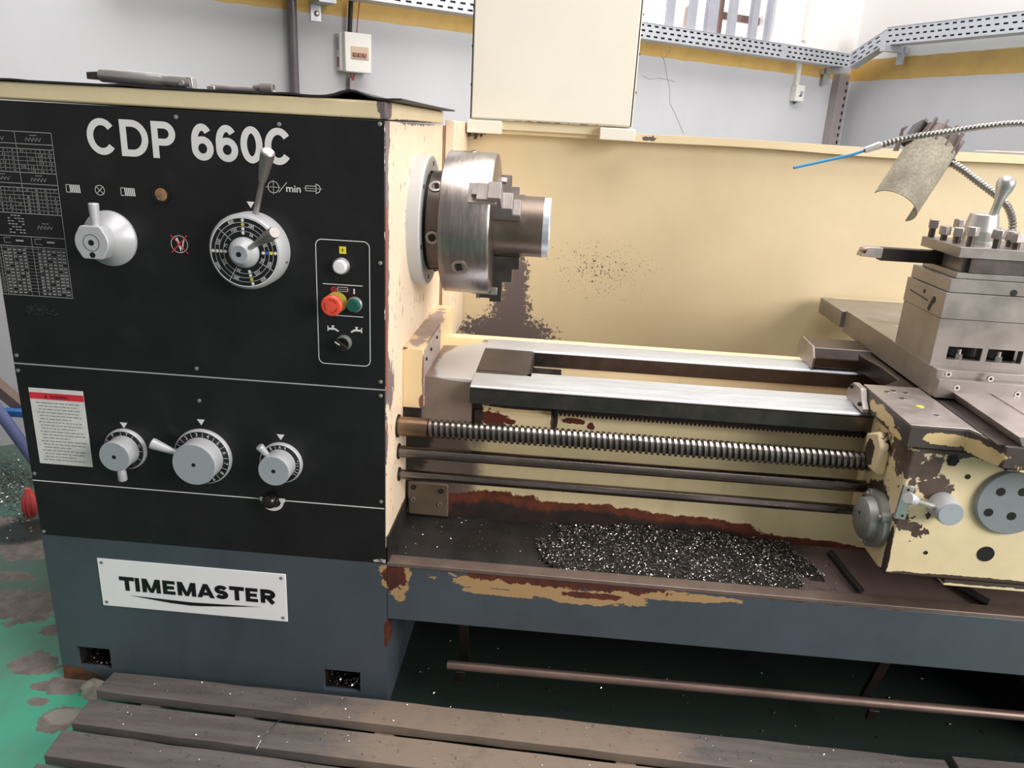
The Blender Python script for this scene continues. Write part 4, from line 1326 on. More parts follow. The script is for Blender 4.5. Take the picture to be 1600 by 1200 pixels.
# bracket plate at the left end of the bed
bp = part(MB().box(.008, .106, .186, .198, .418, .505), 'bearing_plate', mat('bearing_plate', C(112, 98, 84), .45, metal=.4, var=.12), bevel=.004)
for x, z in ((.022, .492), (.088, .487), (.021, .459), (.086, .452)):
    part(MB().ring((x, .186, z), (0, -1, 0), .0032, .0058, 0, .003, 16), 'plate_screw', M_steel if z < .47 else M_hole, bp)

# ---- headstock foot block (cream, left of the chuck)
blk = part(MB().box(.0, .046, .155, .60, .705, .845), 'foot_block', mat('foot_block_paint', C(230, 206, 162), .45, var=.05, bump=.05,
           layers=[dict(col=C(156, 138, 136), col2=C(168, 150, 146), rough=.4, metal=0, scale=26, amp=.75, thr=.22, soft=.03, detail=6,
                        regs=[((.023, .36, .846), (.030, .22, .02)), ((.047, .24, .77), (.006, .12, .11)), ((.047, .32, .80), (.006, .10, .06))]),
                   dict(col=C(120, 84, 70), rough=.6, scale=40, amp=.4, thr=.4, soft=.03, regs=[((.045, .155, .72), (.012, .02, .03)), ((.046, .155, .78), (.004, .01, .08)), ((.0, .155, .845), (.02, .01, .006))]),
                   dict(col=C(128, 112, 108), rough=.5, scale=60, amp=.5, thr=.5, soft=.03, regs=[((.046, .30, .845), (.006, .2, .006))])]), bevel=.002)
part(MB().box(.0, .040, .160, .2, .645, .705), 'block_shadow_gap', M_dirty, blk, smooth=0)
for y, z in ((.19, .812), (.25, .818), (.33, .826)):
    part(MB().rev([(0, .0042), (.003, .004)], (.046, y, z), (1, 0, 0), 12), 'block_screw', M_darkmetal, blk)

# ---- lead screw and rods
LS = (.105, .679)
ri, ro, p_ = .0165, .0212, .0127
vv = []; ff = []
xs0, xs1 = .066, 1.03
turns = int((xs1 - xs0) / p_)
ns = 20
for i in range(turns * ns + 1):
    a = 2 * math.pi * i / ns
    x = xs0 + p_ * i / ns
    for dx, r_ in ((0, ri), (p_ * .04, ro), (p_ * .52, ro), (p_ * .56, ri)):
        vv.append((x + dx, LS[0] + r_ * math.cos(a), LS[1] + r_ * math.sin(a)))
for i in range(turns * ns):
    for k in range(3):
        ff.append((i * 4 + k, i * 4 + k + 1, (i + 1) * 4 + k + 1, (i + 1) * 4 + k))
mb = MB().add(vv, ff)
ls = part(mb, 'lead_screw', M_screw, smooth=50)
part(MB().cyl((-.002, *LS), (.068, *LS), .0215, 28), 'screw_shank', mat('screw_shank', C(136, 112, 92), .35, metal=.9, var=.15), ls)
part(MB().cyl((.06, *LS), (1.06, *LS), .0168, 24), 'screw_core', M_dirty, ls)
part(MB().cyl((-.002, .112, .615), (1.06, .112, .617), .0135, 24), 'feed_rod', M_rod)
part(MB().prism([(.118 + .0115 * math.cos(R(a)), .556 + .0115 * math.sin(R(a))) for a in range(0, 360, 60)], 0, -.002, 1.06), 'control_rod', M_rod, bevel=.0015)
for i, (y, z, r_) in enumerate(((LS[0], LS[1], .026), (.112, .615, .018), (.118, .556, .016))):
    part(MB().ring((0, y, z), (1, 0, 0), r_ - .006, r_, 0, .003, 24), 'bearing_bore', M_hole, smooth=30)

# ---- spindle, chuck
AX = (1, 0, 0)
S0 = lambda x: (x, SP_Y, SP_Z)
fl_ = part(MB().rev([(0, .146), (.026, .146), (.029, .143), (.029, .112), (.022, .110), (.022, .05)], S0(0), AX, 72), 'spindle_flange', M_flange)
for a in range(20, 380, 60):
    part(MB().rev([(0, .0055), (.0008, .0055)], (.029, SP_Y + .128 * math.cos(R(a)), SP_Z + .128 * math.sin(R(a))), AX, 14), 'bolt_hole', M_hole, fl_)
part(MB().rev([(0, .104), (.012, .104)], S0(.022), AX, 56), 'seal_ring', M_hole)
nose = part(MB().rev([(0, .110), (.002, .112), (.040, .112)], S0(.034), AX, 72), 'spindle_nose', M_nose)


def radial(a):
    return Vector((0, math.cos(R(a)), math.sin(R(a))))


for a in (132, 192, 252, 72):
    d = radial(a)
    c = Vector(S0(.051)) + d * .1115
    part(MB().ring(c, d, .0095, .0150, -.003, .0012, 28), 'cam_socket', M_chuck, nose)
    part(MB().ring(c, d, .0150, .0162, -.003, .0009, 28), 'socket_groove', M_hole, nose)
    part(MB().obox(c, .0012, .0070, .0070, d, (1, 0, .5)), 'socket_square', M_hole, nose)
ck = part(MB().rev([(0, .150), (.003, .158), (.105, .158), (.110, .1550), (.111, .151), (.111, .03)], S0(.068), AX, 96), 'chuck_body', M_chuck)
XF = .179
for a in (210, 330, 90):
    d = radial(a)
    c = Vector(S0(.117)) + d * .1575
    part(MB().ring(c, d, .0115, .0180, -.003, .0012, 28), 'key_socket', M_steel, ck)
    part(MB().obox(c + d * .0004, .0008, .0085, .0085, d, (1, 0, .3)), 'socket_square', M_hole, ck)
for ja in (150, 270, 30):
    d = radial(ja)
    t = Vector((0, -d.z, d.y))
    # jaw outline in (axial, radial)
    out = [(XF - .03, .0685), (XF + .060, .0685), (XF + .060, .098), (XF + .044, .098), (XF + .044, .128), (XF + .022, .128), (XF + .022, .176), (XF - .006, .176), (XF - .006, .168), (XF - .03, .168)]
    hw = .0185
    mb = MB()
    n = len(out)
    mb.add([Vector((x_, SP_Y, SP_Z)) + d * r_ + t * s_ for s_ in (-hw, hw) for x_, r_ in out],
           [tuple(range(n)), tuple(range(2 * n - 1, n - 1, -1))] + [(i, (i + 1) % n, n + (i + 1) % n, n + i) for i in range(n)])
    jw = part(mb, 'chuck_jaw', M_nose if ja != 150 else M_steel, ck, bevel=.0012)
    for x0, x1, r_ in ((XF + .046, XF + .058, .0983), (XF + .026, XF + .042, .1283)):
        for k in range(4):
            xx = x0 + (x1 - x0) * k / 3
            part(MB().obox(Vector((xx, SP_Y, SP_Z)) + d * r_, .0012, hw * .96, .0016, (1, 0, 0), t), 'jaw_serration', M_steel, ck, smooth=0)
    for k in range(5):   # scroll teeth at the back
        part(MB().obox(Vector((XF - .034, SP_Y, SP_Z)) + d * (.150 + k * .005), .005, hw * .5, .0016, (1, 0, 0), t), 'scroll_tooth', M_steel, ck, smooth=0)
    # slot in the body: dark guideway seen on the rim
    mb = MB().obox(Vector((XF - .030, SP_Y, SP_Z)) + d * .150, .011, .0095, .0092, (1, 0, 0), t)
    part(mb, 'jaw_slot', M_hole, ck, smooth=0)
    mb = MB().obox(Vector((XF - .018, SP_Y, SP_Z)) + d * .150, .030, .0225, .0088, (1, 0, 0), t)
    part(mb, 'jaw_guide', M_steel, ck, bevel=.001)

bar = thing('steel_workpiece', 'round brown steel bar clamped in the chuck jaws with a bright turned end', 'steel bar', S0(.20))
part(MB().rev([(0, .0675), (.1087, .0675), (.1087, .060)], S0(.1795), AX, 64), 'bar_body', mat('bar_steel', C(124, 112, 102), .42, metal=.85, var=.1, vscale=18,
     layers=[dict(col=C(88, 66, 50), rough=.5, metal=.6, scale=9, amp=1, thr=.4, soft=.2, alpha=.5)]), bar)
part(MB().rev([(0, .0668), (.0135, .0668), (.015, .0655), (.015, .03), (.005, .028)], S0(.2882), AX, 64), 'turned_end', M_steel_bright, bar)

# ---- splash guard with folded top, electrical cabinet
gd = part(MB().box(.0, 2.0, .92, .923, .42, 1.30), 'splash_guard', M_guard, smooth=0)
mb = MB()
sg_n = 30
for i in range(sg_n):
    x0 = .0 + 2.0 * i / sg_n; x1 = 2.0 * (i + 1) / sg_n
    bow = lambda x: .004 * math.sin(x * 3.3) + .002 * math.sin(x * 9)
    for (xa, xb) in ((x0, x1),):
        vv = []
        for x in (xa, xb):
            z = bow(x)
            vv += [(x, .884, 1.2975 + z), (x, .884, 1.320 + z * .5), (x, .930, 1.3205 + z * .5), (x, .930, 1.2975)]
        mb.add(vv, [(0, 1, 5, 4), (1, 2, 6, 5), (2, 3, 7, 6), (3, 0, 4, 7)])
part(mb, 'guard_top_fold', M_guard, gd, smooth=30)
part(MB().box(.05, .50, .87, 1.08, 1.312, 1.340), 'cabinet_plinth', M_cream, bevel=.002)
eb = part(MB().box(.045, .507, .852, 1.10, 1.337, 2.05), 'electrical_cabinet', M_cabinet, bevel=.003)
part(MB().box(.048, .500, .846, .8515, 1.3405, 2.045), 'cabinet_door', M_cabinet, eb, bevel=.003)
for x in (.0445, .5015):
    part(MB().box(x, x + .0018, .8475, .8525, 1.338, 2.04), 'door_seal', M_darkmetal, eb, smooth=0)
for x0, x1, z1 in ((.037, .136, 1.336), (.417, .516, 1.333)):
    part(MB().box(x0, x1, .842, .93, 1.3, z1), 'mounting_bracket', M_cabinet, eb, bevel=.002)
for z in (1.43, 1.53, 1.63, 1.73):
    part(MB().rev([(0, .004), (.003, .0035)], (.045, .86, z), (-1, 0, 0), 10), 'cabinet_screw', M_darkmetal, eb)
    part(MB().rev([(0, .004), (.003, .0035)], (.507, .86, z), (1, 0, 0), 10), 'cabinet_screw', M_darkmetal, eb)

# ---- carriage: saddle, apron
SX = 1.012
sd_poly = [(SX, -.057), (1.118, -.057), (1.150, -.130), (1.62, -.130), (1.62, .19), (SX, .19)]
sad = part(MB().prism(sd_poly, 2, .7795, .8225), 'saddle', M_saddlefront, bevel=.002)
part(MB().prism([(SX + .0006, -.0564), (1.1183, -.0564), (1.1303, -.083), (1.1303, .19), (SX + .0006, .19)], 2, .8225, .8252), 'saddle_top', M_steel, sad, bevel=.0008)
part(MB().box(1.16, 1.62, -.1295, .0, .773, .7795), 'saddle_nose', M_saddlefront, sad, bevel=.004)
part(MB().rev([(0, .0125), (.001, .0125)], (1.2, -.1302, .797), (0, -1, 0), 24), 'nose_plug', M_hole, sad)
# way wiper at the saddle's left end
part(MB().prism([(.132, .778), (.132, .786), (.150, .802), (.165, .822), (.21, .822), (.235, .80), (.235, .778)], 0, SX - .014, SX - .001), 'way_wiper', M_steel, sad, bevel=.001)
for y, z in ((.15, .792), (.21, .812)):
    part(MB().rev([(0, .005), (.004, .005), (.006, .003)], (SX - .014, y, z), (-1, 0, 0), 12), 'wiper_screw', M_darkmetal, sad)
# bridge and rear wing
part(MB().prism([(1.05, .19), (1.62, .19), (1.62, .58), (1.10, .58), (1.10, .45), (1.115, .36), (1.115, .26)], 2, .7785, .8215), 'saddle_bridge', M_nose, sad, bevel=.003)
rw = part(MB().prism([(.462, .779), (.458, .805), (.475, .829), (.565, .831), (.585, .815), (.585, .779)], 0, .99, 1.30), 'rear_wing', M_nose, sad, bevel=.002)
part(MB().prism([(.456, .777), (.452, .806), (.473, .832), (.567, .834), (.59, .816), (.59, .777)], 0, .985, .99), 'rear_wiper', M_steel, sad, bevel=.0008)
for x, y in ((1.045, .145), (1.062, .155), (1.084, .145), (1.06, .105), (1.088, .01)):
    part(MB().ring((x, y, .8252), (0, 0, 1), .0060, .0076, 0, .0005, 20), 'counterbore_rim', M_alu, sad, smooth=0)
    part(MB().rev([(0, .0060), (.0003, .0060)], (x, y, .8252), (0, 0, 1), 20), 'counterbore', M_nose, sad, smooth=0)
part(MB().rev([(0, .008), (.001, .0075)], (1.077, .058, .8252), (0, 0, 1), 20), 'oil_plug', M_olive, sad)
# dovetail cover plates running to the front
part(MB().box(1.135, 1.60, -.125, .13, .8225, .8240), 'dovetail_floor', M_nose, sad, smooth=0)
part(MB().prism([(1.176, .8240), (1.166, .8420), (1.62, .8420), (1.62, .8240)], 1, -.128, .135), 'dovetail_way', M_steel, sad, bevel=.0008)
part(MB().box(1.245, 1.62, -.128, .135, .8420, .8436), 'dovetail_strip', M_steel, sad, smooth=0)

AXL = 1.027
ap = part(MB().box(AXL, 1.62, -.050, .165, .498, .779), 'apron', M_apron, bevel=.006)
part(MB().box(1.15, 1.62, -.048, .1, .484, .498), 'apron_sump', M_apron, bevel=.002)
for x, z, r_, nm in ((1.107, .757, .0125, 'hex_plug'), (1.142, .726, .005, 'oil_hole'), (1.214, .564, .0165, 'sight_port'), (1.10, .556, .004, 'oil_hole')):
    part(MB().rev([(0, r_), (.0012, r_)], (x, -.050, z), (0, -1, 0), 6 if nm == 'hex_plug' else 24), nm, M_hole if nm != 'hex_plug' else M_darkmetal, ap)
part(MB().rev([(0, .006), (.001, .006)], (1.107, -.0512, .757), (0, -1, 0), 12), 'plug_socket', M_hole, ap)
hw_ = part(MB().rev([(0, .068), (.006, .068), (.010, .065)], (1.232, -.050, .681), (0, -1, 0), 64), 'handwheel_cover', M_discblue, bevel=.001)
for x, z in ((-.028, .023), (.012, .026), (-.040, -.022), (.004, -.026), (.045, .0)):
    part(MB().rev([(0, .0085), (.0008, .0085)], (1.232 + x, -.060, .681 + z), (0, -1, 0), 20), 'bolt_hole', M_hole, hw_)
pl = part(MB().obox((1.034, -.0535, .664), .0105, .0035, .036, (1, 0, -.06), (0, 1, 0)), 'engage_plate', M_alu, bevel=.0006)
for z in (.692, .636):
    part(MB().rev([(0, .0025), (.001, .0025)], (1.035, -.057, z), (0, -1, 0), 10), 'plate_screw', M_darkmetal, pl)
fk = part(MB().rev([(0, .026), (.004, .027), (.040, .0245), (.043, .0235)], (1.105, -.050, .664), (0, -1, 0), 40), 'feed_lever', M_grey)
part(MB().rev([(0, .0225), (.0008, .0225)], (1.105, -.093, .664), (0, -1, 0), 40), 'hub_cap', M_knobface, fk)
k0 = Vector((1.085, -.075, .668)); k1 = at(1424, 780, 1, -.105)
part(MB().cyl(k0, k1, .0055, 16), 'lever_rod', M_alu, fk)
kd = (k1 - k0).normalized()
part(MB().rev([(-.012, .0085), (-.004, .0105), (.008, .0115), (.010, .0105)], k1, kd, 24), 'lever_knob', M_grey, fk)
# cast cover on the apron's left end
cv = part(MB().rev([(0, .058), (.012, .058), (.016, .054), (.018, .046), (.034, .043), (.040, .034), (.041, .006)], (AXL, .018, .588), (-1, 0, 0), 48), 'gear_cover', M_castgrey)
for a in (55, 150, 265):
    d = Vector((0, math.cos(R(a)), math.sin(R(a))))
    part(MB().rev([(0, .013), (.018, .012)], Vector((AXL, .018, .588)) + d * .050, (-1, 0, 0), 16), 'cover_lug', M_castgrey, cv)
for a in (55, 150, 265):
    d = Vector((0, math.cos(R(a)), math.sin(R(a))))
    part(MB().rev([(0, .0055), (.005, .0055)], Vector((AXL - .018, .018, .588)) + d * .051, (-1, 0, 0), 12), 'cover_screw', M_steel, cv)
part(MB().rev([(0, .0035), (.001, .0035)], (AXL - .0405, .018, .600), (-1, 0, 0), 10), 'cover_hole', M_hole, cv)
part(MB().prism([(.03, .68), (.10, .675), (.115, .74), (.06, .765), (.03, .74)], 0, AXL - .02, AXL), 'nut_box', M_apron, bevel=.006)

# ---- cross slide
cs = part(MB().box(1.132, 1.44, .135, .695, .8250, .885), 'cross_slide', M_steel_tool, bevel=.0012)
part(MB().box(1.122, 1.44, .697, .885, .836, .882), 'slide_rear_cover', M_steel_tool, cs, bevel=.0012)
part(MB().box(1.132, 1.44, .118, .134, .828, .868), 'slide_end_plate', M_steel_tool, cs, bevel=.001)
for px, py in ((1482, 585), (1548, 592), (1495, 606), (1590, 616)):
    p = at(px, py, 1, .118)
    part(MB().ring(p, (0, -1, 0), .003, .0062, -.004, .001, 18), 'end_plate_screw', M_alu, cs)
    part(MB().rev([(0, .003), (.0004, .003)], p, (0, -1, 0), 12), 'screw_socket', M_hole, cs)
part(MB().rev([(0, .010), (.0006, .010)], (1.205, .52, .885), (0, 0, 1), 20), 'slide_plug', M_steel, cs)
chip_edge = part(MB().box(1.16, 1.40, .883, .8865, .872, .8825), 'rear_edge_paint', M_cream, cs, smooth=0)

# ---- compound slide
cp = MB()
hol = []
us = [1.132, 1.47]; vz = [.8852, .985]
for px0, px1 in ((1481, 1535), (1544, 1600)):
    a = at(px0, 548, 1, .170); b = at(px1, 548, 1, .170)
    zc = .915
    hol.append((a.x, b.x, zc - .016, zc + .012)); us += [a.x, b.x]; vz += [zc - .016, zc + .012]
cp.plate(us, vz, hol, .170, .188, lambda u, v, t: (u, t, v))
cp.box(1.132, 1.1335, .188, .355, .8852, .985).box(1.1335, 1.47, .352, .355, .8852, .985).box(1.1335, 1.47, .188, .352, .98, .985)
comp = part(cp, 'compound_slide', M_steel_tool, smooth=0)
for h in hol:
    part(MB().box(h[0] - .004, h[1] + .004, .205, .207, h[2] - .004, h[3] + .004).box(h[0] - .004, h[1] + .004, .188, .205, h[2] - .006, h[2]), 'nut_pocket', M_hole, comp, smooth=0)
    cx = h[0] + (h[1] - h[0]) * .45
    part(MB().rev([(0, .0082), (.010, .0082)], (cx, .186, h[2]), (0, 0, 1), 6), 'pocket_nut', M_alu, comp)
    part(MB().cyl((cx, .186, h[2] + .01), (cx, .186, h[2] + .020), .0045, 12), 'pocket_stud', M_steel, comp)
part(MB().box(1.130, 1.47, .168, .357, .986, 1.040), 'compound_middle', M_steel_tool, comp, bevel=.001)
part(MB().box(1.135, 1.47, .171, .354, 1.041, 1.069), 'compound_top', M_steel_tool, comp, bevel=.001)
part(MB().box(1.128, 1.45, .160, .36, .8825, .8855), 'compound_base_lip', M_steel_tool, comp, smooth=0)
g = MB()
g.obox((1.1296, .285, 1.012), .0006, .047, .0010, (1, 0, 0), (0, 1, .06))
g.obox((1.1296, .222, 1.002), .0006, .0045, .012, (1, 0, 0), (0, 1, .55))
g.rev([(0, .0045), (.0008, .0045)], (1.130, .262, 1.025), (-1, 0, 0), 12)
g.rev([(0, .0075), (.0008, .0075)], (1.130, .212, 1.016), (-1, 0, 0), 16)
part(g, 'gib_slot', M_hole, comp, smooth=0)
p = at(1584, 458, 1, .171)
part(MB().rev([(0, .007), (.0008, .007)], p, (0, -1, 0), 20), 'index_hole', M_hole, comp)

# ---- tool post
tp = part(MB().box(1.158, 1.33, .188, .2735, 1.069, 1.113).box(1.158, 1.33, .3025, .325, 1.069, 1.113).box(1.21, 1.33, .2735, .3025, 1.069, 1.113), 'tool_post', M_steel_tool, smooth=0)
part(MB().box(1.137, 1.345, .166, .345, 1.113, 1.1345), 'clamp_plate', M_steel_tool, tp, bevel=.0012)
part(MB().box(1.146, 1.34, .176, .335, 1.0695, 1.082), 'post_foot', M_steel_tool, tp, bevel=.001)
part(MB().box(1.168, 1.30, .174, .19, 1.083, 1.112), 'tool_slot_fill', M_nose, tp, smooth=0)  # dark steel box set in the recess under the clamp plate
ZT = 1.1345
bolts = [(1.150, .332, .020), (1.154, .282, .012), (1.205, .332, .024), (1.160, .236, .014), (1.165, .190, .021), (1.213, .182, .019), (1.255, .188, .013), (1.262, .225, .014), (1.29, .335, .012), (1.30, .19, .014), (1.318, .25, .012)]
bproto = None
for i, (x, y, hh) in enumerate(bolts):
    mb = MB().cyl((x, y, ZT - .002), (x, y, ZT + hh + .002), .0070, 14)
    b1 = part(mb, 'clamp_bolt', M_nose, tp)
    a0 = random.random() * 60
    mb = MB().prism([(x + .0130 * math.cos(R(a0 + a)), y + .0130 * math.sin(R(a0 + a))) for a in range(0, 360, 90 if i % 3 == 0 else 60)], 2, ZT + hh, ZT + hh + .0185)
    part(mb, 'bolt_head', M_steel, tp, bevel=.0016)
HB = (at(1535, 350, 1, .256).x, .256)
part(MB().rev([(0, .036), (.006, .036), (.0065, .0335), (.027, .0335), (.060, .0275), (.0615, .026)], (HB[0], HB[1], ZT), (0, 0, 1), 48), 'lock_hub', M_alu, tp, smooth=8)
h0 = Vector((HB[0] + .014, HB[1] - .006, ZT + .055)); h1 = at(1570, 292, 1, HB[1] - .02)
hm = at(1556, 326, 1, HB[1] - .014)
part(MB().tube([h0, hm, hm + (h1 - hm) * .35], [.0095, .0085, .0085], 20), 'lock_lever', M_alu, tp)
hd = (h1 - hm).normalized()
part(MB().rev([(-.034, .0085), (-.02, .011), (-.004, .0165), (.008, .0178), (.016, .0150), (.021, .0085), (.0222, .002)], h1, hd, 28), 'lever_ball', M_alu, tp)

# ================================================================== THINGS ON THE LATHE
tb = thing('turning_tool', 'dark steel boring bar with silver insert tip clamped in the tool post', 'cutting tool', (1.06, .286, 1.09))
part(MB().prism([(.275, 1.083), (.275, 1.1105), (.300, 1.1105), (.300, 1.083)], 0, 1.028, 1.20), 'tool_shank', M_darkmetal, tb, bevel=.0012)
part(MB().prism([(.984, 1.090), (.990, 1.108), (1.0, 1.1105), (1.03, 1.1105), (1.03, 1.088)], 1, .274, .301), 'tool_head', M_steel, tb, bevel=.001)
part(MB().obox((.990, .276, 1.104), .008, .006, .0022, (1, -.3, .2), (.3, 1, 0)), 'cutting_insert', M_brass, tb, bevel=.0006)
part(MB().rev([(0, .003), (.001, .003)], (.992, .2738, 1.1), (0, -1, 0), 10), 'insert_screw', M_darkmetal, tb)

# work lamp
LY = .43
lamp = thing('work_lamp', 'dusty half-round shade work lamp on a flexible metal neck', 'lamp', (1.37, .43, .885))
c0 = at(1455, 232, 1, LY + .02); c1 = at(1396, 322, 1, LY - .05)
ax = (c1 - c0).normalized()
u = Vector((0, -1, 0)); u = (u - ax * u.dot(ax)).normalized(); w = ax.cross(u).normalized()
if w.x < 0: w = -w
rs = .053
mb = MB(); vv = []; ff = []
na = 26
for k, (p_c, t_) in enumerate(((c0, 0), (c0 + (c1 - c0) * .5, 0), (c1, 0))):
    for thick in (0, .0022):
        for i in range(na + 1):
            a = R(-8 + 204 * i / na)
            d = -w * math.cos(a) + u * math.sin(a)
            vv.append(p_c + d * (rs - thick))
S_ = na + 1
for k in range(2):
    for th in (0, 1):
        for i in range(na):
            A_ = k * 2 * S_ + th * S_ + i; B_ = (k + 1) * 2 * S_ + th * S_ + i
            ff.append((A_, A_ + 1, B_ + 1, B_))
    for i in (0, na):
        A_ = k * 2 * S_ + i; B_ = (k + 1) * 2 * S_ + i
        ff.append((A_, A_ + S_, B_ + S_, B_))
for k in (0, 2):
    for i in range(na):
        A_ = k * 2 * S_ + i
        ff.append((A_, A_ + 1, A_ + S_ + 1, A_ + S_))
mb.add(vv, ff)
part(mb, 'lamp_shade', M_shade, lamp, smooth=50)
# finned lamp head above the shade
hd0 = c0 - ax * .046
part(MB().rev([(0, .030), (.010, .046), (.056, .050), (.06, .046)], hd0, ax, 24), 'lamp_head', M_lamphead, lamp)
for i in range(9):
    a = R(-20 + 220 * i / 8)
    d = -w * math.cos(a) + u * math.sin(a)
    part(MB().obox(hd0 + ax * .030 + d * .050, .028, .0045, .0022, ax, d), 'cooling_fin', M_lamphead, lamp, bevel=.0008)
# broken bracket at the left of the head
bl = [at(px, py, 1, LY - .01) for px, py in ((1420, 196), (1412, 205), (1409, 222), (1404, 236), (1398, 236), (1402, 228), (1408, 212), (1412, 200))]
mb = MB(); n = len(bl)
mb.add([p for p in bl] + [p + Vector((0, .012, 0)) for p in bl], [tuple(range(n)), tuple(range(2 * n - 1, n - 1, -1))] + [(i, (i + 1) % n, n + (i + 1) % n, n + i) for i in range(n)])
part(mb, 'broken_bracket', M_lamphead, lamp)
part(MB().obox(c0 - w * .040 + u * -.005 + ax * -.004, .020, .018, .03, w, u), 'bracket_block', M_darkmetal, lamp, bevel=.003)


def catmull(P, n=24):
    P = [Vector(p) for p in P]
    P = [P[0] * 2 - P[1]] + P + [P[-1] * 2 - P[-2]]
    out = []
    for i in range(1, len(P) - 2):
        a, b, c, d = P[i - 1:i + 3]
        for k in range(n):
            t = k / n
            out.append(.5 * (2 * b + (c - a) * t + (2 * a - 5 * b + 4 * c - d) * t * t + (3 * b - a - 3 * c + d) * t ** 3))
    out.append(P[-2])
    return out


def resample(pts, step):
    out = [pts[0]]; acc = 0
    for p, q in zip(pts, pts[1:]):
        L_ = (q - p).length
        while acc + L_ >= step:
            t = (step - acc) / L_
            p = p + (q - p) * t
            out.append(p); L_ = (q - p).length; acc = 0
        acc += L_
    return out


nk = [at(1483, 252, 1, LY), at(1505, 266, 1, LY), at(1530, 285, 1, LY), at(1560, 308, 1, LY), at(1576, 326, 1, LY), at(1582, 355, 1, LY), Vector((1.368, LY, 1.10)), Vector((1.36, LY, 1.0)), Vector((1.36, LY, .90))]
part(MB().tube(resample(catmull(nk), .0040), .0070, 12, rib=.34), 'flexible_neck', M_flex, lamp, smooth=25)
part(MB().cyl(nk[0] - Vector((.014, 0, -.010)), nk[0] + Vector((.006, 0, -.004)), .011, 16), 'neck_ferrule', M_nose, lamp)
part(MB().rev([(0, .028), (.012, .028), (.02, .016), (.03, .012)], (1.36, LY, .8862), (0, 0, 1), 24), 'lamp_base', M_darkmetal, lamp)

# coolant hose
HY = .34
ch = thing('coolant_hose', 'silver flexible coolant hose with a thin blue nozzle tube', 'hose', (1.62, .50, .82))
hp_ = [at(1372, 228, 1, HY), at(1395, 221, 1, HY), at(1420, 215, 1, HY), at(1450, 210, 1, HY), at(1480, 206, 1, HY), at(1510, 201, 1, HY), at(1540, 197, 1, HY), at(1580, 193, 1, HY), at(1615, 195, 1, HY)]
flex = hp_ + [Vector((1.38, .36, 1.35)), Vector((1.50, .42, 1.22)), Vector((1.56, .48, 1.0)), Vector((1.57, .50, .825))]
part(MB().tube(resample(catmull(flex), .0042), .0058, 12, rib=.36), 'hose_conduit', M_flex, ch, smooth=25)
part(MB().cyl(at(1351, 235, 1, HY), at(1375, 227, 1, HY), .0066, 8, r1=.0082), 'hose_ferrule', M_alu, ch)
part(MB().tube([at(1240, 262, 1, HY - .01), at(1290, 251, 1, HY), at(1330, 242, 1, HY), at(1355, 234, 1, HY)], .0032, 10), 'blue_nozzle', M_bluetube, ch)
part(MB().rev([(0, .022), (.012, .022), (.02, .012)], (1.57, .50, .8222), (0, 0, 1), 20), 'hose_base', M_nose, ch)
# thin rod at the far right
na_ = thing('nozzle_needle', 'thin pointed steel rod resting on the guard top at the right edge', 'rod', at(1600, 249, 1, .90))
zr_ = 1.3235
part(MB().rev([(0, .001), (.06, .0032), (.42, .0045)], (1.478, .90, zr_ + .001), (1, .02, .012), 10), 'rod_shaft', M_steel, na_)

# rubber mat and tools on the headstock
mt = MB()
nx = 60
vv = []; ff = []
for i in range(nx + 1):
    x = HL - .01 + (.828) * i / nx
    hump = .013 * math.exp(-((x + .065) / .030) ** 2)
    wob = .0012 * math.sin(x * 23) + .0008 * math.sin(x * 61)
    z = 1.3508 + hump + max(0, wob)
    zr = z + .0 if x < .0 else z - .0
    for (y, zz) in ((-.004, z), (-.004, z + .0035), (.3, z * 0 + 1.3545 + hump * .5), (.66, 1.3545 + .0), (.66, 1.3508), (.3, 1.3508)):
        vv.append((x, y, zz))
for i in range(nx):
    for k in range(6):
        ff.append((i * 6 + k, i * 6 + (k + 1) % 6, (i + 1) * 6 + (k + 1) % 6, (i + 1) * 6 + k))
ff.append((0, 1, 2, 3, 4, 5)); ff.append(tuple(nx * 6 + k for k in range(6)))
tag(mt.add(vv, ff).build('rubber_mat', M_rubber, smooth=40), 'thin black rubber mat covering the headstock top', 'mat')

wr = thing('chuck_key_bar', 'silver square-ended steel bar lying at the left on the headstock', 'tool', (-.52, .13, 1.356))
a = Vector((-.622, .15, 1.3755)); b = Vector((-.432, .15, 1.3685))
part(MB().prism([(-.648, 1.3665), (-.648, 1.3795), (-.624, 1.3815), (-.624, 1.3655)], 1, .143, .157), 'square_drive', M_nose, wr, bevel=.001)
part(MB().rev([(0, .012), (.004, .0135), (.125, .0130), (.13, .0115), (.142, .0115), (.145, .013), (.190, .0125)], a, b - a, 28), 'bar_barrel', M_alu, wr)
part(MB().rev([(0, .0058), (.004, .005)], (-.448, .138, 1.367), (0, -1, .1), 16), 'bar_pin', M_steel, wr)
part(MB().prism([(-.440, 1.3580), (-.440, 1.3800), (-.428, 1.379), (-.426, 1.3580)], 1, .14, .16), 'bar_end', M_alu, wr, bevel=.001)
sk = thing('socket_wrench', 'small silver socket wrench lying near the middle of the headstock top', 'wrench', (-.33, .15, 1.356))
part(MB().cyl((-.392, .15, 1.3625), (-.30, .15, 1.3625), .0062, 16), 'wrench_shaft', M_steel, sk)
part(MB().rev([(0, .0062), (.012, .0075), (.016, .0115), (.040, .012), (.041, .008), (.035, .006)], (-.305, .15, 1.3665), (1, 0, 0), 20), 'socket', M_steel, sk)
part(MB().obox((-.390, .150, 1.3605), .008, .010, .0050), 'drive_end', M_steel, sk, bevel=.002)

# hoses lying in the pan


def pz(y):
    return .366 + (y - .034) * (.416 - .366) / (.1975 - .034)


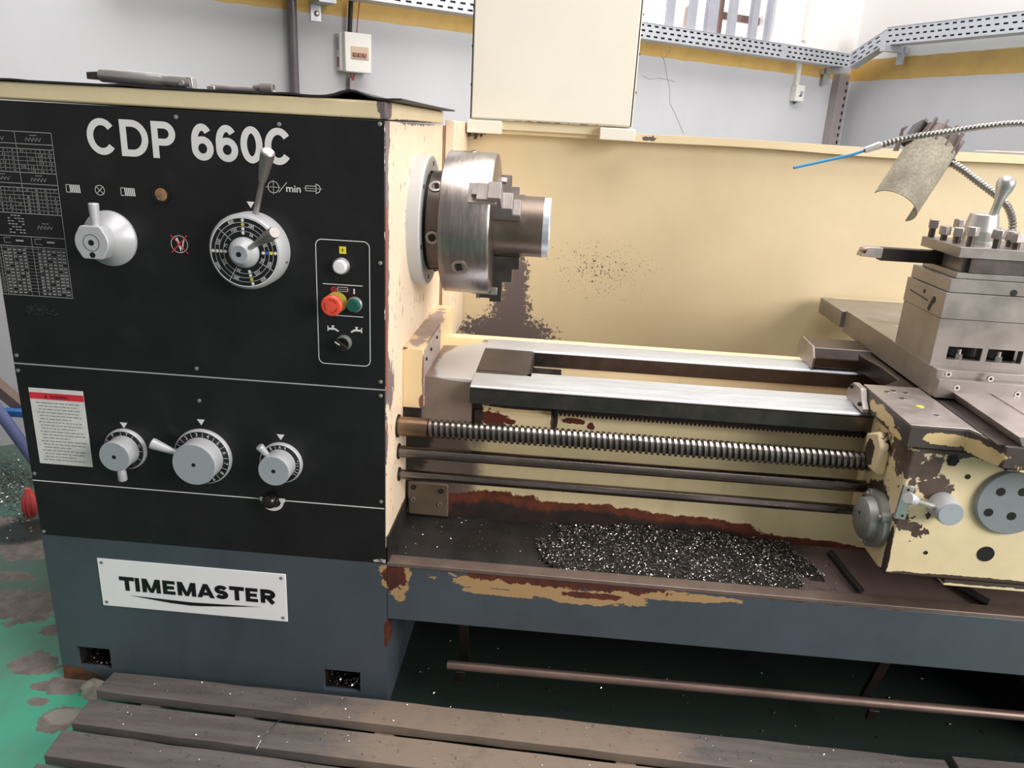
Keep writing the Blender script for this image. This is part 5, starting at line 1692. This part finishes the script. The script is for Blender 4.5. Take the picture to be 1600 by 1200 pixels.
for nm, pts, lab in (('pan_cable', [(1296, 862), (1306, 874), (1322, 895), (1336, 912), (1348, 926)], 'thin black cable lying in the chip pan left of the apron'),
                     ('pan_hose', [(1450, 888), (1475, 902), (1505, 920), (1530, 935), (1545, 943)], 'thick black hose lying in the chip pan under the apron')):
    r_ = .0075 if nm == 'pan_cable' else .010
    P_ = []
    for px, py in pts:
        p = at(px, py, 2, .385)
        for _ in range(4):
            p = at(px, py, 2, pz(min(p.y, .19)) + r_ * 1.06 + (.0030 if nm == 'pan_cable' else .0058))
        P_.append(p)
    ob = MB().tube(resample(catmull(P_), .006), r_, 12).build(nm, M_cable_fill, smooth=60)
    tag(ob, lab, 'cable' if nm == 'pan_cable' else 'hose')

# ================================================================== DUCKBOARD AND FLOOR THINGS
db = thing('duckboard', 'low wooden duckboard of dark worn planks in front of the lathe', 'duckboard', (.3, -.2, 0))
ZB = .060
rows = [((-.642, -.029), (1.245, -.057), (1.245, -.150), (-.647, -.093)),
        ((-.644, -.121), (1.245, -.178), (1.245, -.262), (-.641, -.193)),
        ((-.646, -.214), (1.245, -.290), (1.245, -.374), (-.640, -.284)),
        ((-.640, -.306), (1.245, -.402), (1.245, -.486), (-.636, -.376))]
for k in range(6):
    y_ = -.398 - k * .098
    rows.append(((-.638, y_), (1.245, y_ - .11), (1.245, y_ - .19), (-.636, y_ - .072)))
for k, q in enumerate(rows):
    mb = MB(); n = 24
    vv = []; ff = []
    for i in range(n + 1):
        t = i / n
        b0 = Vector(q[0]).lerp(Vector(q[1]), t); f0 = Vector(q[3]).lerp(Vector(q[2]), t)
        jit = lambda: (random.random() - .5) * .003
        zt2 = ZB + (random.random() - .5) * .0015
        vv += [(b0.x, b0.y + jit(), zt2), (f0.x, f0.y + jit(), zt2), (f0.x, f0.y + jit(), ZB - .024), (b0.x, b0.y, ZB - .024)]
    for i in range(n):
        for j in range(4):
            ff.append((i * 4 + j, i * 4 + (j + 1) % 4, (i + 1) * 4 + (j + 1) % 4, (i + 1) * 4 + j))
    ff += [(0, 1, 2, 3), tuple(n * 4 + j for j in range(4))]
    part(mb.add(vv, ff), 'board', M_wood, db, bevel=.002, smooth=50)
part(MB().add([(1.265, -.043, ZB - .024), (1.75, -.043, ZB - .024), (1.75, -.14, ZB - .024), (1.265, -.14, ZB - .024), (1.265, -.043, ZB), (1.75, -.043, ZB), (1.75, -.14, ZB), (1.265, -.14, ZB)],
              [(0, 1, 2, 3), (4, 5, 6, 7), (0, 1, 5, 4), (1, 2, 6, 5), (2, 3, 7, 6), (3, 0, 4, 7)]), 'board', M_wood, db, bevel=.002)
for x in (-.52, -.30, .02, .55, 1.15, 1.45):
    part(MB().box(x - .022, x + .022, -1.02, -.045, 0, ZB - .024), 'batten', M_wood, db, bevel=.002)

# concrete lump beside the base
mb = MB(); n = 12; vv = []; ff = []
cx, cy, _ = fl(150, 1082)
for k in range(6):
    ph = math.pi / 2 * k / 5
    for i in range(n):
        a = 2 * math.pi * i / n
        j = 1 + .25 * (random.random() - .5)
        vv.append((cx + .038 * math.cos(a) * math.cos(ph) * j, cy + .028 * math.sin(a) * math.cos(ph) * j, .032 * math.sin(ph) * j))
for k in range(5):
    for i in range(n):
        j = (i + 1) % n
        ff.append((k * n + i, k * n + j, (k + 1) * n + j, (k + 1) * n + i))
ff.append(tuple(range(n)))
ff.append(tuple(5 * n + i for i in range(n)))
tag(mb.add(vv, ff).build('concrete_lump', M_stone, smooth=60), 'pale concrete lump beside the left foot of the lathe', 'lump')

# blue steel frame behind the headstock, left edge of the picture
sf = thing('steel_trestle', 'blue and brown steel trestle frame standing behind the headstock', 'frame', (-1.45, .95, 0))
pa = at(0, 645, 1, .95); pb = at(42, 703, 1, .95)
dd = (pb - pa).normalized(); tt = (pb.z - .017) / -dd.z
part(MB().cyl(pa - dd * .25, pb + dd * tt, .020, 20), 'brace_pipe', M_bluepipe, sf)
pa2 = at(0, 643, 1, 1.0); pb2 = at(32, 641, 1, 1.0)
part(MB().box(pa2.x - .3, pb2.x + .25, .985, 1.015, pa2.z - .012, pa2.z + .012), 'cross_bar', M_bluepaint, sf, bevel=.002)
for x in (pa2.x - .29, pb2.x + .24):
    part(MB().box(x - .015, x + .015, .985, 1.015, 0, pa2.z + .012), 'leg', M_bluepaint, sf, bevel=.002)
pa3 = at(-20, 590, 1, 1.05); pb3 = at(30, 632, 1, 1.05)
d3 = (pb3 - pa3).normalized()
part(MB().obox((pa3 + pb3) / 2 + d3 * .1, .32, .02, .020, d3, (0, 1, 0)), 'angle_bar', M_brownsteel, sf, bevel=.002)

# red rag bundle on the floor beside the lathe
cx, cy, _ = fl(50, 806)
mb = MB()
for i in range(26):
    a = random.random() * 6.28; r0 = .012 * math.sqrt(random.random()); r1 = .026 * math.sqrt(random.random())
    mb.tube([(cx + r0 * .5 * math.cos(a), cy + r0 * .5 * math.sin(a), .10), (cx + r1 * math.cos(a), cy + r1 * math.sin(a), .06), (cx + r1 * math.cos(a), cy + r1 * math.sin(a), .02), (cx + r0 * math.cos(a), cy + r0 * math.sin(a), .0)], .0035, 6)
mb.rev([(0, .006), (.01, .012), (.03, .020), (.06, .021), (.085, .012), (.10, .005)], (cx, cy, 0), (0, 0, 1), 12)
tag(mb.build('red_brush', M_red, smooth=60), 'small red bristle bundle on the floor at the left of the base', 'brush')


# ---- swarf
def chips(mb, pts, size):
    for p in pts:
        p = Vector(p)
        d, u_, w_ = frame_of((random.gauss(0, 1), random.gauss(0, 1), random.gauss(0, 1)))
        L_ = size * (.5 + random.random()); W_ = L_ * .28
        mb.add([p - u_ * L_ - w_ * W_, p - u_ * L_ + w_ * W_, p + d * L_ * .5 + w_ * W_, p + d * L_ * .5 - w_ * W_, p + u_ * L_ + w_ * W_, p + u_ * L_ - w_ * W_],
               [(0, 1, 2, 3), (3, 2, 4, 5)])
    return mb


def heap_h(x, y):
    e = ((x - .64) / .31) ** 2 + ((y - .12) / .14) ** 2 + .22 * math.sin(x * 31) * math.sin(y * 47 + x * 9) + .12 * math.sin(x * 83 + y * 61)
    return .018 * max(0, 1 - e) ** .8 if e < 1 else 0


hx0, hx1, hy0, hy1 = .32, 1.0, .039, .193
nx, ny = 60, 20
vv = []; ff = []
for i in range(nx + 1):
    for j in range(ny + 1):
        x = hx0 + (hx1 - hx0) * i / nx; y = hy0 + (hy1 - hy0) * j / ny
        h_ = heap_h(x, y)
        vv.append((x, y, pz(y) + .0006 + h_ + (random.random() * .004 if h_ > .002 else 0)))
for i in range(nx):
    for j in range(ny):
        a = i * (ny + 1) + j
        if max(heap_h(*vv[q][:2]) for q in (a, a + 1, a + ny + 2, a + ny + 1)) > .004:
            ff.append((a, a + 1, a + ny + 2, a + ny + 1))
sw = thing('swarf_heap', 'heap of bright metal swarf chips lying in the chip pan', 'swarf', (.66, .13, .38))
sw['kind'] = 'stuff'
tag(MB().add(vv, ff).build('heap_core', M_chipdark, sw, smooth=0, recalc=False), kind='stuff')
pts = []
while len(pts) < 9000:
    x = random.uniform(hx0, hx1); y = random.uniform(hy0, hy1)
    h_ = heap_h(x, y)
    if h_ > .001 or random.random() < .10:
        pts.append((x, y, pz(y) + h_ + .0028 + random.random() * .005))
for k in range(420):
    x = random.uniform(.02, .98); y = random.uniform(.04, .194)
    pts.append((x, y, pz(y) + .0032))
tag(chips(MB(), pts, .0022).build('chip', M_chip, sw, smooth=0, recalc=False), kind='stuff')

pts = []
for k in range(900):
    p = at(random.gauss(8, 22), random.gauss(752, 20), 2, 0)
    if p.x < -.83:
        pts.append((p.x, p.y, .003 + random.random() * .006))
for k in range(160):
    p = at(random.gauss(25, 18), random.gauss(800, 22), 2, 0)
    if p.x < -.83:
        pts.append((p.x, p.y, .003))
tag(chips(MB(), pts, .0042).build('floor_swarf', M_chip, smooth=0, recalc=False), 'scattered metal chips on the green floor at the left', 'swarf', kind='stuff')
pts = []
for k in range(750):
    x = random.uniform(-.6, 1.2); q = random.choice(rows[:3])
    t = (x - q[0][0]) / (q[1][0] - q[0][0])
    y0 = q[0][1] + (q[1][1] - q[0][1]) * t; y1 = q[3][1] + (q[2][1] - q[3][1]) * t
    pts.append((x, random.uniform(y1 + .006, y0 - .006), ZB + .0025))
tag(chips(MB(), pts, .0020).build('board_swarf', M_chip, smooth=0, recalc=False), 'tiny bright chips scattered over the duckboard planks', 'swarf', kind='stuff')
pts = [(random.uniform(.05, 1.5), random.uniform(.0, .5), .003) for k in range(160)]
tag(chips(MB(), pts, .0030).build('underfloor_swarf', M_chip, smooth=0, recalc=False), 'sparse chips on the dark floor under the lathe pan', 'swarf', kind='stuff')
pts = [(random.uniform(-.748, -.668), random.uniform(.015, .085), .0405) for k in range(70)] + [(random.uniform(-.148, -.065), random.uniform(.015, .085), .041 + random.random() * .012) for k in range(170)]
tag(chips(MB(), pts, .0030).build('pocket_swarf', M_chip, base, smooth=0, recalc=False), kind='stuff')
# curled shaving on the second plank
cp_ = [at(px, py, 2, z) for px, py, z in ((400, 1172, .063), (405, 1162, .068), (412, 1150, .072), (423, 1138, .072), (434, 1128, .066), (440, 1126, .062))]
tag(MB().tube(resample(catmull(cp_), .004), .0011, 6).build('metal_shaving', M_chip, smooth=60), 'long thin curled metal shaving lying across the planks', 'shaving')

# ---- labels for the parts that look different from the rest of the machine
for nm, lab in dict(emergency_stop='red mushroom emergency stop on a yellow collar', start_button='green start button', indicator_lamp='white round indicator lamp',
                    selector_switch='small black rotary switch', speed_dial='round black numbered speed dial with two levers', direction_knob='light grey knob with an upright handle',
                    name_plate='white name plate with black lettering', warning_sticker='white warning sticker with a red band', chuck_body='steel three-jaw chuck body',
                    lead_screw='coarse threaded steel lead screw', splash_guard='tall cream sheet metal splash guard', electrical_cabinet='off-white cabinet on top of the guard',
                    handwheel_cover='blue-grey round cover with bolt holes', gear_cover='cast grey round cover on the apron end', sight_glass='small brown oil sight glass',
                    lever_ball='black ball knob', foot_rail='brown foot brake rail').items():
    bpy.data.objects[nm]['label'] = lab
